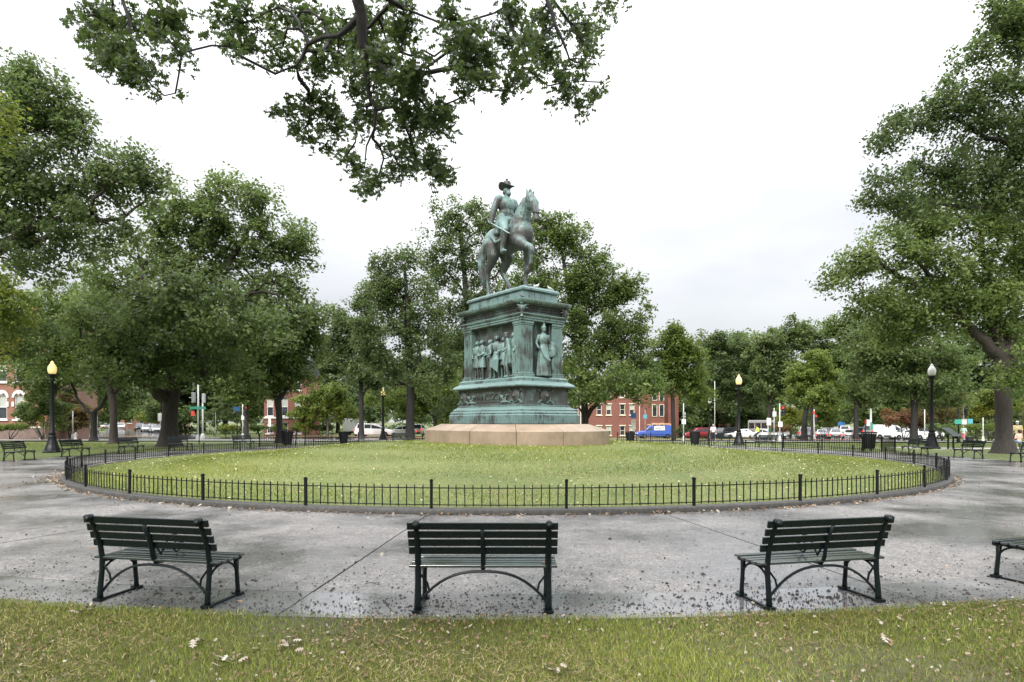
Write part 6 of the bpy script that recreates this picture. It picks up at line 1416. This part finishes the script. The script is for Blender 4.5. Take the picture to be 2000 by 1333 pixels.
# box truck
bt = empty('box_truck', G(688, 84) + Vector((0, 0, .05)), R(90), 'white box truck seen from behind left of the thin dark tree', 'truck')
MB().box((-.4, 0, 1.45), (2.6, 1.6, 1.7)).build('box', WH, bt, bevel=.04); MB().box((1.5, 0, 1.05), (1.1, 1.55, 1.2)).build('cab', WH, bt, bevel=.12); MB().box((2.07, 0, 1.35), (.04, 1.3, .5)).build('windscreen', M['glass'], bt); MB().box((.3, 0, .48), (3.4, 1.3, .16)).build('chassis', M['black'], bt)
for x in (1.4, -1.0):
    for s in (-1, 1): MB().lathe([(.1, -.1), (.33, -.1), (.35, 0), (.33, .1), (.1, .11)], 14, (x, s * .72, .35), 'Y').build('wheel', M['tyre'], bt)

# ================================================================ poles, signs, signals
GP = simple('pale_pole_paint', (.55, .56, .54), (.42, .43, .42), 3, .5); GN = simple('street_sign_green', (.06, .36, .26), (.05, .30, .22), 3, .4); BLS = simple('sign_blue', (.06, .20, .50), None, 3, .4); CY = simple('sign_cyan', (.15, .50, .60), None, 3, .4); YL = simple('sign_yellow', (.80, .70, .04), None, 3, .4); DBS = simple('sign_navy', (.03, .09, .22), None, 3, .4); PK = simple('sign_red', (.6, .06, .05), None, 3, .4)
def pole(px, Z, top, label, signs=(), mat=None, r_=.06, foot=True, name='sign_post', cat='sign', signals=(), arm=None):
    """top: photo row of the pole top; signs: (py centre, width m, height m, material, dx, text)"""
    p = G(px, Z); h = CH - (top - HY) * Z / F - p.z; t = empty(name, p, label=label, cat=cat, group='poles and signs along the streets')
    m_ = MB(); m_.tube([(0, 0, -.05), (0, 0, h)], [r_, r_ * .85], 8); m_.build('pole', mat or GP, t, sm=True)
    if foot: MB().lathe([(r_ * 2.6, 0), (r_ * 2.6, .18), (r_ * 1.9, .5), (r_ * 1.2, .62)], 8).build('base', mat or GP, t)
    for s in signs:
        z = CH - (s[0] - HY) * Z / F - p.z; o = MB().box((s[4] if len(s) > 4 else 0, -r_ - .03, z), (s[1], .02, s[2])).build('sign_plate', s[3], t)
        if len(s) > 5:
            fc = bpy.data.curves.new('sign_text', 'FONT'); fc.body = s[5]; fc.size = s[2] * .55; fc.extrude = .003; fc.align_x = 'CENTER'; fc.align_y = 'CENTER'; fc.materials.append(M['black'] if s[3] in (M['white'], YL) else M['white'])
            link('lettering', fc, t, (s[4], -r_ - .045, z), (R(90), 0, 0))
    for (py, dx, face, lit) in signals:
        z = CH - (py - HY) * Z / F - p.z; g = empty('signal_head', (dx, -.05, z), face); g.parent = t
        MB().box((0, 0, 0), (.30, .26, 1.0)).build('housing', M['black'] if lit else M['grey'], g, bevel=.03)
        for i in range(3):
            MB().lathe([(.12, -.12), (.13, .06), (.12, .06), (.11, -.11)], 12, (0, -.14, .33 - .33 * i), 'Y').build('visor', M['black'] if lit else M['grey'], g)
            MB().lathe([(.0, 0), (.11, .01), (.11, .03), (0, .04)], 12, (0, -.135, .33 - .33 * i), 'Y').build('lens', M['tail'] if (lit and i == 0) else M['glass'], g)
        MB().tube([(0, 0, 0), (-dx, .05, 0)], .03, 6).build('bracket', mat or GP, g)
    return t
pole(80, 61, 790, 'pale pole with a yellow sign left of the left lamp post', [(819, .85, .5, YL, 0)], r_=.05)
pole(142, 62, 803, 'plain white pole right of the left lamp post')
pole(177, 66, 812, 'white pole just left of the V-limbed tree', r_=.05); pole(190, 68, 806, 'grey pole just right of the V-limbed tree', mat=M['grey'], r_=.05)
pole(313, 62, 806, 'white rectangular sign beside the big oak trunk', [(815, .42, .8, M['white'], 0)], foot=False, r_=.03)
pole(387, 60, 752, 'tall pale signal pole with paired signal heads and a green street sign', [(797, 1.6, .26, GN, 0)], name='traffic_signal', cat='traffic signal', signals=[(777, -.42, R(180), 0)], r_=.09)
pole(396, 66, 770, 'second signal pole just behind the green street sign', [(808, .4, .5, PK, -1.0)], name='traffic_signal', cat='traffic signal', signals=[(778, .15, R(180), 0)], r_=.10)
pole(389, 50, 800, 'thin black post in front of the left signal poles', mat=M['iron'], r_=.035, foot=False)
pole(421, 70, 806, 'thin grey rod rising from a yellow base near the left crossing', mat=M['grey'], r_=.02, foot=False)
pole(463, 62, 795, 'black post with a blue sign left of the small tree', [(799, .65, .45, DBS, 0)], mat=M['iron'], r_=.05, foot=False)
pole(474, 66, 790, 'white signal post against the small tree trunk', [(816, .3, .5, M['white'], .05)], name='traffic_signal', cat='traffic signal', signals=[(803, .22, R(90), 1)], r_=.07)
pole(527, 78, 812, 'tall white sign in front of the red house', [(823, .35, 1.35, M['white'], 0)], foot=False, r_=.03)
pole(1237, 60, 800, 'post with a square blue sign over white plates by the brick terrace', [(812, .52, .5, BLS, 0), (822, .5, .2, M['white'], 0), (832, .45, .7, M['white'], 0)], foot=False, r_=.04)
pole(1260, 78, 800, 'thin post with a small cyan sign before the bay window', [(814, .48, .5, CY, 0)], foot=False, r_=.03)
pole(1335, 62, 788, 'pale post with stacked small signs left of the red minivan', [(808, .30, .28, M['grey'], .05), (814, .3, .2, M['grey'], .05), (824, .42, .5, M['white'], 0)], r_=.06)
pole(1396, 86, 745, 'tall thin pale pole behind the grey lamp globe', r_=.06)
pole(1500, 62, 816, 'white sign box on a post before the bus', [(824, .42, .72, M['white'], .05)], foot=False, r_=.05)
pole(1512, 66, 797, 'pale post with a square white sign right of the bus front', [(809, .42, .55, M['white'], 0)], r_=.06)
pole(1523, 64, 788, 'pale signal pole with a dark signal head and white sign', [(829, .45, .55, M['white'], .02)], name='traffic_signal', cat='traffic signal', signals=[(803, .38, R(-40), 1)], r_=.07)
pole(1590, 78, 800, 'white and red signal post behind the slim stem', [(806, .3, .4, PK, -.1)], name='traffic_signal', cat='traffic signal', signals=[(818, .15, 0, 1)], r_=.08)
pole(1539, 90, 815, 'short white post among the olive bushes', r_=.05, foot=False); pole(1612, 100, 815, 'thin white post left of the avenue cars', r_=.05, foot=False)
pole(1643, 110, 826, 'blue sign over the avenue traffic', [(828, 1.2, .6, BLS, 0)], foot=False, r_=.04)
pole(1700, 58, 798, 'white signal post standing behind the right litter bin', [(812, .16, 1.3, M['white'], 0), (826, .3, .6, M['white'], -.25), (834, .22, .7, GN, .08)], name='traffic_signal', cat='traffic signal', r_=.06)
pole(1690, 60, 818, 'dark post with a small red and white sign beside the right litter bin', [(824, .22, .4, PK, 0)], mat=M['iron'], r_=.05, foot=False)
pole(1872, 56, 798, 'black post with a green sign right of the information panel', [(824, .62, .42, GN, -.1)], mat=M['iron'], r_=.06, foot=True)
pole(1882, 58, 788, 'signal pole with a white arrow sign and a blue sign', [(824, .48, .5, M['white'], 0), (823, .5, .45, CY, .55)], name='traffic_signal', cat='traffic signal', signals=[(801, .18, R(-70), 1)], r_=.06, mat=M['grey'])
pole(1920, 60, 816, 'plain white pole behind the far right bench', r_=.05)
pole(1806, 70, 800, 'pale post directly behind the clear lamp post', r_=.06)
bb = empty('dark_box', G(1893, 58), label='small dark box at the foot of the right signal pole', cat='utility box'); MB().box((0, 0, .25), (.55, .45, .5)).build('case', M['black'], bb, bevel=.02); MB().box((0, -.02, .52), (.6, .5, .05)).build('lid', M['black'], bb, bevel=.01)
# fire plug and planter at the left corner
hy = empty('fire_hydrant', G(148, 60) + Vector((0, 0, .1)), label='small pale hydrant at the foot of the white pole', cat='hydrant'); MB().lathe([(.16, 0), (.16, .05), (.11, .07), (.11, .5), (.14, .52), (.12, .62), (.05, .7), (.04, .74), (0, .75)], 12).build('barrel', simple('hydrant_paint', (.5, .42, .40), None, 5, .5), hy, sm=True); MB().tube([(-.2, 0, .42), (.2, 0, .42)], .06, 8).build('nozzle', M['grey'], hy)

# ================================================================ people
CLO = {}
def cloth(nm, c, c2=None, sc=20):
    if nm not in CLO: CLO[nm] = simple('cloth_' + nm, c, c2 or tuple(x * .8 for x in c), sc, .85)
    return CLO[nm]
def person(p, rz, h, label, top, bottom, hair, skinm='skin', pose='stand', hat=None, shorts=False, sleeve=.6, stride=.12, vest=None):
    t = empty('person', p, rz, label, 'person'); s = h / 1.75
    def V(x, y, z): return (x * s, y * s, z * s)
    hips = .93; dz = 0; legs = []
    if pose == 'stand': legs = [[V(0, sd * .09, .92), V(.04 + sd * stride * .5, sd * .10, .50), V(sd * stride, sd * .10, .09), V(sd * stride + .15, sd * .12, .04)] for sd in (-1, 1)]; dz = 0
    elif pose == 'cycle': dz = .10; legs = [[V(0, -.09, 1.0), V(.38, -.11, .78), V(.25, -.11, .36), V(.38, -.12, .32)], [V(0, .09, 1.0), V(.30, .11, .66), V(.12, .11, .22), V(.25, .12, .18)]]
    elif pose == 'sit': dz = -.44; legs = [[V(0, sd * .10, .52), V(.42, sd * .13, .52), V(.44, sd * .14, .08), V(.60, sd * .15, .04)] for sd in (-1, 1)]
    lean = .35 if pose == 'cycle' else 0
    def T(x, y, z): return (x * s + lean * max(0, z - .9) * s, y * s, (z + dz) * s)
    arms = []
    for sd in (-1, 1):
        if pose == 'cycle': arms.append([T(0, sd * .19, 1.42), T(.14, sd * .25, 1.18), T(.34, sd * .2, 1.04)])
        elif pose == 'sit': arms.append([T(0, sd * .20, 1.42), T(.02, sd * .27, 1.14), T(.22, sd * .15, 1.02)])
        else: arms.append([T(0, sd * .20, 1.43), T(-.02 - sd * .03, sd * .26, 1.15), T(.06 + sd * stride * .6, sd * .25, .88)])
    pr = [('c', T(0, 0, 1.42), T(.01, 0, 1.56), .055 * s, .055 * s), ('e', T(.015, 0, 1.645), (.09 * s, .075 * s, .115 * s)), ('c', T(.09, 0, 1.635), T(.115, 0, 1.615), .018 * s, .018 * s), ('e', T(.02, .075, 1.64), (.02 * s, .015 * s, .03 * s)), ('e', T(.02, -.075, 1.64), (.02 * s, .015 * s, .03 * s)), ('e', T(0, 0, 1.25), (.09 * s, .15 * s, .22 * s))]
    for a in arms: pr.append(('p', a, [.045 * s, .037 * s, .027 * s])); pr.append(('e', a[-1], (.035 * s, .025 * s, .05 * s)))
    for l in legs: pr.append(('p', l[:3], [.07 * s, .052 * s, .036 * s]))
    skin('body', pr, M[skinm], .018, t, 1)
    tp = [('e', T(0, 0, 1.25), (.125 * s, .185 * s, .25 * s)), ('e', T(0, 0, 1.02), (.12 * s, .165 * s, .15 * s)), ('c', T(0, -.15, 1.43), T(0, .15, 1.43), .075 * s, .075 * s)]
    for a in arms:
        A, B, C_ = [Vector(q) for q in a]; tp.append(('p', [A, A.lerp(B, min(1, sleeve * 1.4))], [.07 * s, .062 * s]))
        if sleeve > .8: tp.append(('c', B, B.lerp(C_, .85), .055 * s, .045 * s))
    skin('shirt', tp, top, .02, t, 1)
    bt_ = [('e', V(0, 0, .94 + dz if pose != 'cycle' else 1.02), (.125 * s, .17 * s, .11 * s))]
    for l in legs:
        A, B, C_ = [Vector(q) for q in l[:3]]
        bt_.append(('p', [A, A.lerp(B, .9)], [.095 * s, .075 * s]) if shorts else ('p', [A, B, C_], [.095 * s, .07 * s, .05 * s]))
    skin('trousers', bt_, bottom, .02, t, 1)
    skin('hair', [('e', T(-.02, 0, 1.675), (.10 * s, .09 * s, .11 * s)), ('e', T(-.05, 0, 1.60), (.06 * s, .075 * s, .07 * s))], hair, .015, t, 1)
    for l in legs: skin('shoe', [('c', l[2][:2] + (max(l[2][2] - .05 * s, .035 * s),), l[3], .045 * s, .04 * s)], M['black'], .015, t, 1)
    if hat: skin('cap', [('e', T(0, 0, 1.73), (.11 * s, .095 * s, .06 * s)), ('e', T(.11, 0, 1.715), (.07 * s, .07 * s, .015 * s))], hat, .014, t, 1)
    return t
brn = cloth('brown_hair', (.04, .02, .012)); gryh = cloth('grey_hair', (.3, .3, .3)); whc = cloth('white', (.75, .72, .74)); tan = cloth('tan', (.55, .45, .24)); blk = cloth('black', (.02, .02, .025)); jean = cloth('denim', (.20, .32, .50)); hiv = cloth('lime', (.62, .75, .05)); grn = cloth('dark_green', (.03, .14, .08)); peach = cloth('peach_pattern', (.62, .36, .25), (.75, .62, .55), 18); mint = cloth('mint', (.55, .75, .66)); pink = cloth('pink', (.75, .22, .34)); pal = cloth('pale_blond', (.55, .55, .38))
person(G(1393, 62), R(-100), 1.78, 'person in a pale pink shirt and pale hair standing by the red minivan', cloth('pale_pink', (.74, .66, .72)), blk, pal)
person(G(1504, 66), R(-60), 1.7, 'person in a dark green top walking in front of the bus', grn, cloth('khaki', (.3, .27, .2)), brn, 'skin_dark', stride=.2)
person(G(1987, 43), R(60), 1.85, 'man in a tan shirt and white cap with his back turned by the thick trunk', tan, blk, gryh, hat=whc, sleeve=.6)
pp_ = person(G(1990, 41.2), R(100), 1.72, 'person in a peach patterned top and pale jeans sitting before the man in tan', peach, jean, brn, pose='sit')
person(G(1882, 56), R(200), 1.6, 'person in a mint top and pink shorts near the right signal pole', mint, pink, brn, shorts=True)
# cyclist and bicycle
pc = G(1482, 71); cy = person(pc, R(160), 1.72, 'cyclist in a lime yellow jacket and black trousers riding behind the far bench', hiv, blk, brn, pose='cycle', sleeve=.95, hat=blk)
bk = empty('bicycle', pc, R(160), 'bicycle ridden by the cyclist in the lime yellow jacket', 'bicycle')
for x in (.62, -.45):
    m_ = MB(); m_.tube([(x + .33 * math.cos(a), 0, .35 + .33 * math.sin(a)) for a in [k * math.pi / 12 for k in range(25)]], .02, 6, caps=False); w_ = m_.build('wheel', M['tyre'], bk)
    m_ = MB()
    for k in range(10): a = k * math.pi / 5; m_.tube([(x, 0, .35), (x + .32 * math.cos(a), 0, .35 + .32 * math.sin(a))], .004, 3)
    m_.build('spokes', M['rim'], w_)
m_ = MB()
for a, b in (((-.45, 0, .35), (-.05, 0, .32)), ((-.05, 0, .32), (-.15, 0, .88)), ((-.45, 0, .35), (-.13, 0, .80)), ((-.13, 0, .80), (.42, 0, .86)), ((-.05, 0, .32), (.42, 0, .82)), ((.40, 0, .95), (.62, 0, .35))): m_.tube([a, b], .018, 6)
m_.build('frame', M['grey'], bk); MB().tube([(.40, -.26, 1.02), (.42, 0, .98), (.40, .26, 1.02)], .014, 6).build('handlebar', M['black'], bk); MB().box((-.18, 0, .92), (.24, .14, .05), top=.6).build('saddle', M['black'], bk)
m_ = MB(); m_.lathe([(.09, -.01), (.09, .01)], 12, (-.05, .06, .32), 'Y'); m_.bar((-.05, .08, .32), (.06, .08, .20), .02, .02); m_.bar((-.05, -.08, .32), (-.16, -.08, .44), .02, .02); m_.build('crank', M['grey'], bk)

# lettering becomes solid mesh like everything else
for o in [o for o in bpy.data.objects if o.type == 'FONT']:
    me = bpy.data.meshes.new_from_object(o.evaluated_get(bpy.context.evaluated_depsgraph_get())); me.name = o.name
    n_ = bpy.data.objects.new(o.name, me); nm = o.name; pa, lo_, ro_ = o.parent, o.location.copy(), o.rotation_euler.copy()
    bpy.data.objects.remove(o); n_.name = nm; COL.objects.link(n_); n_.parent = pa; n_.location = lo_; n_.rotation_euler = ro_
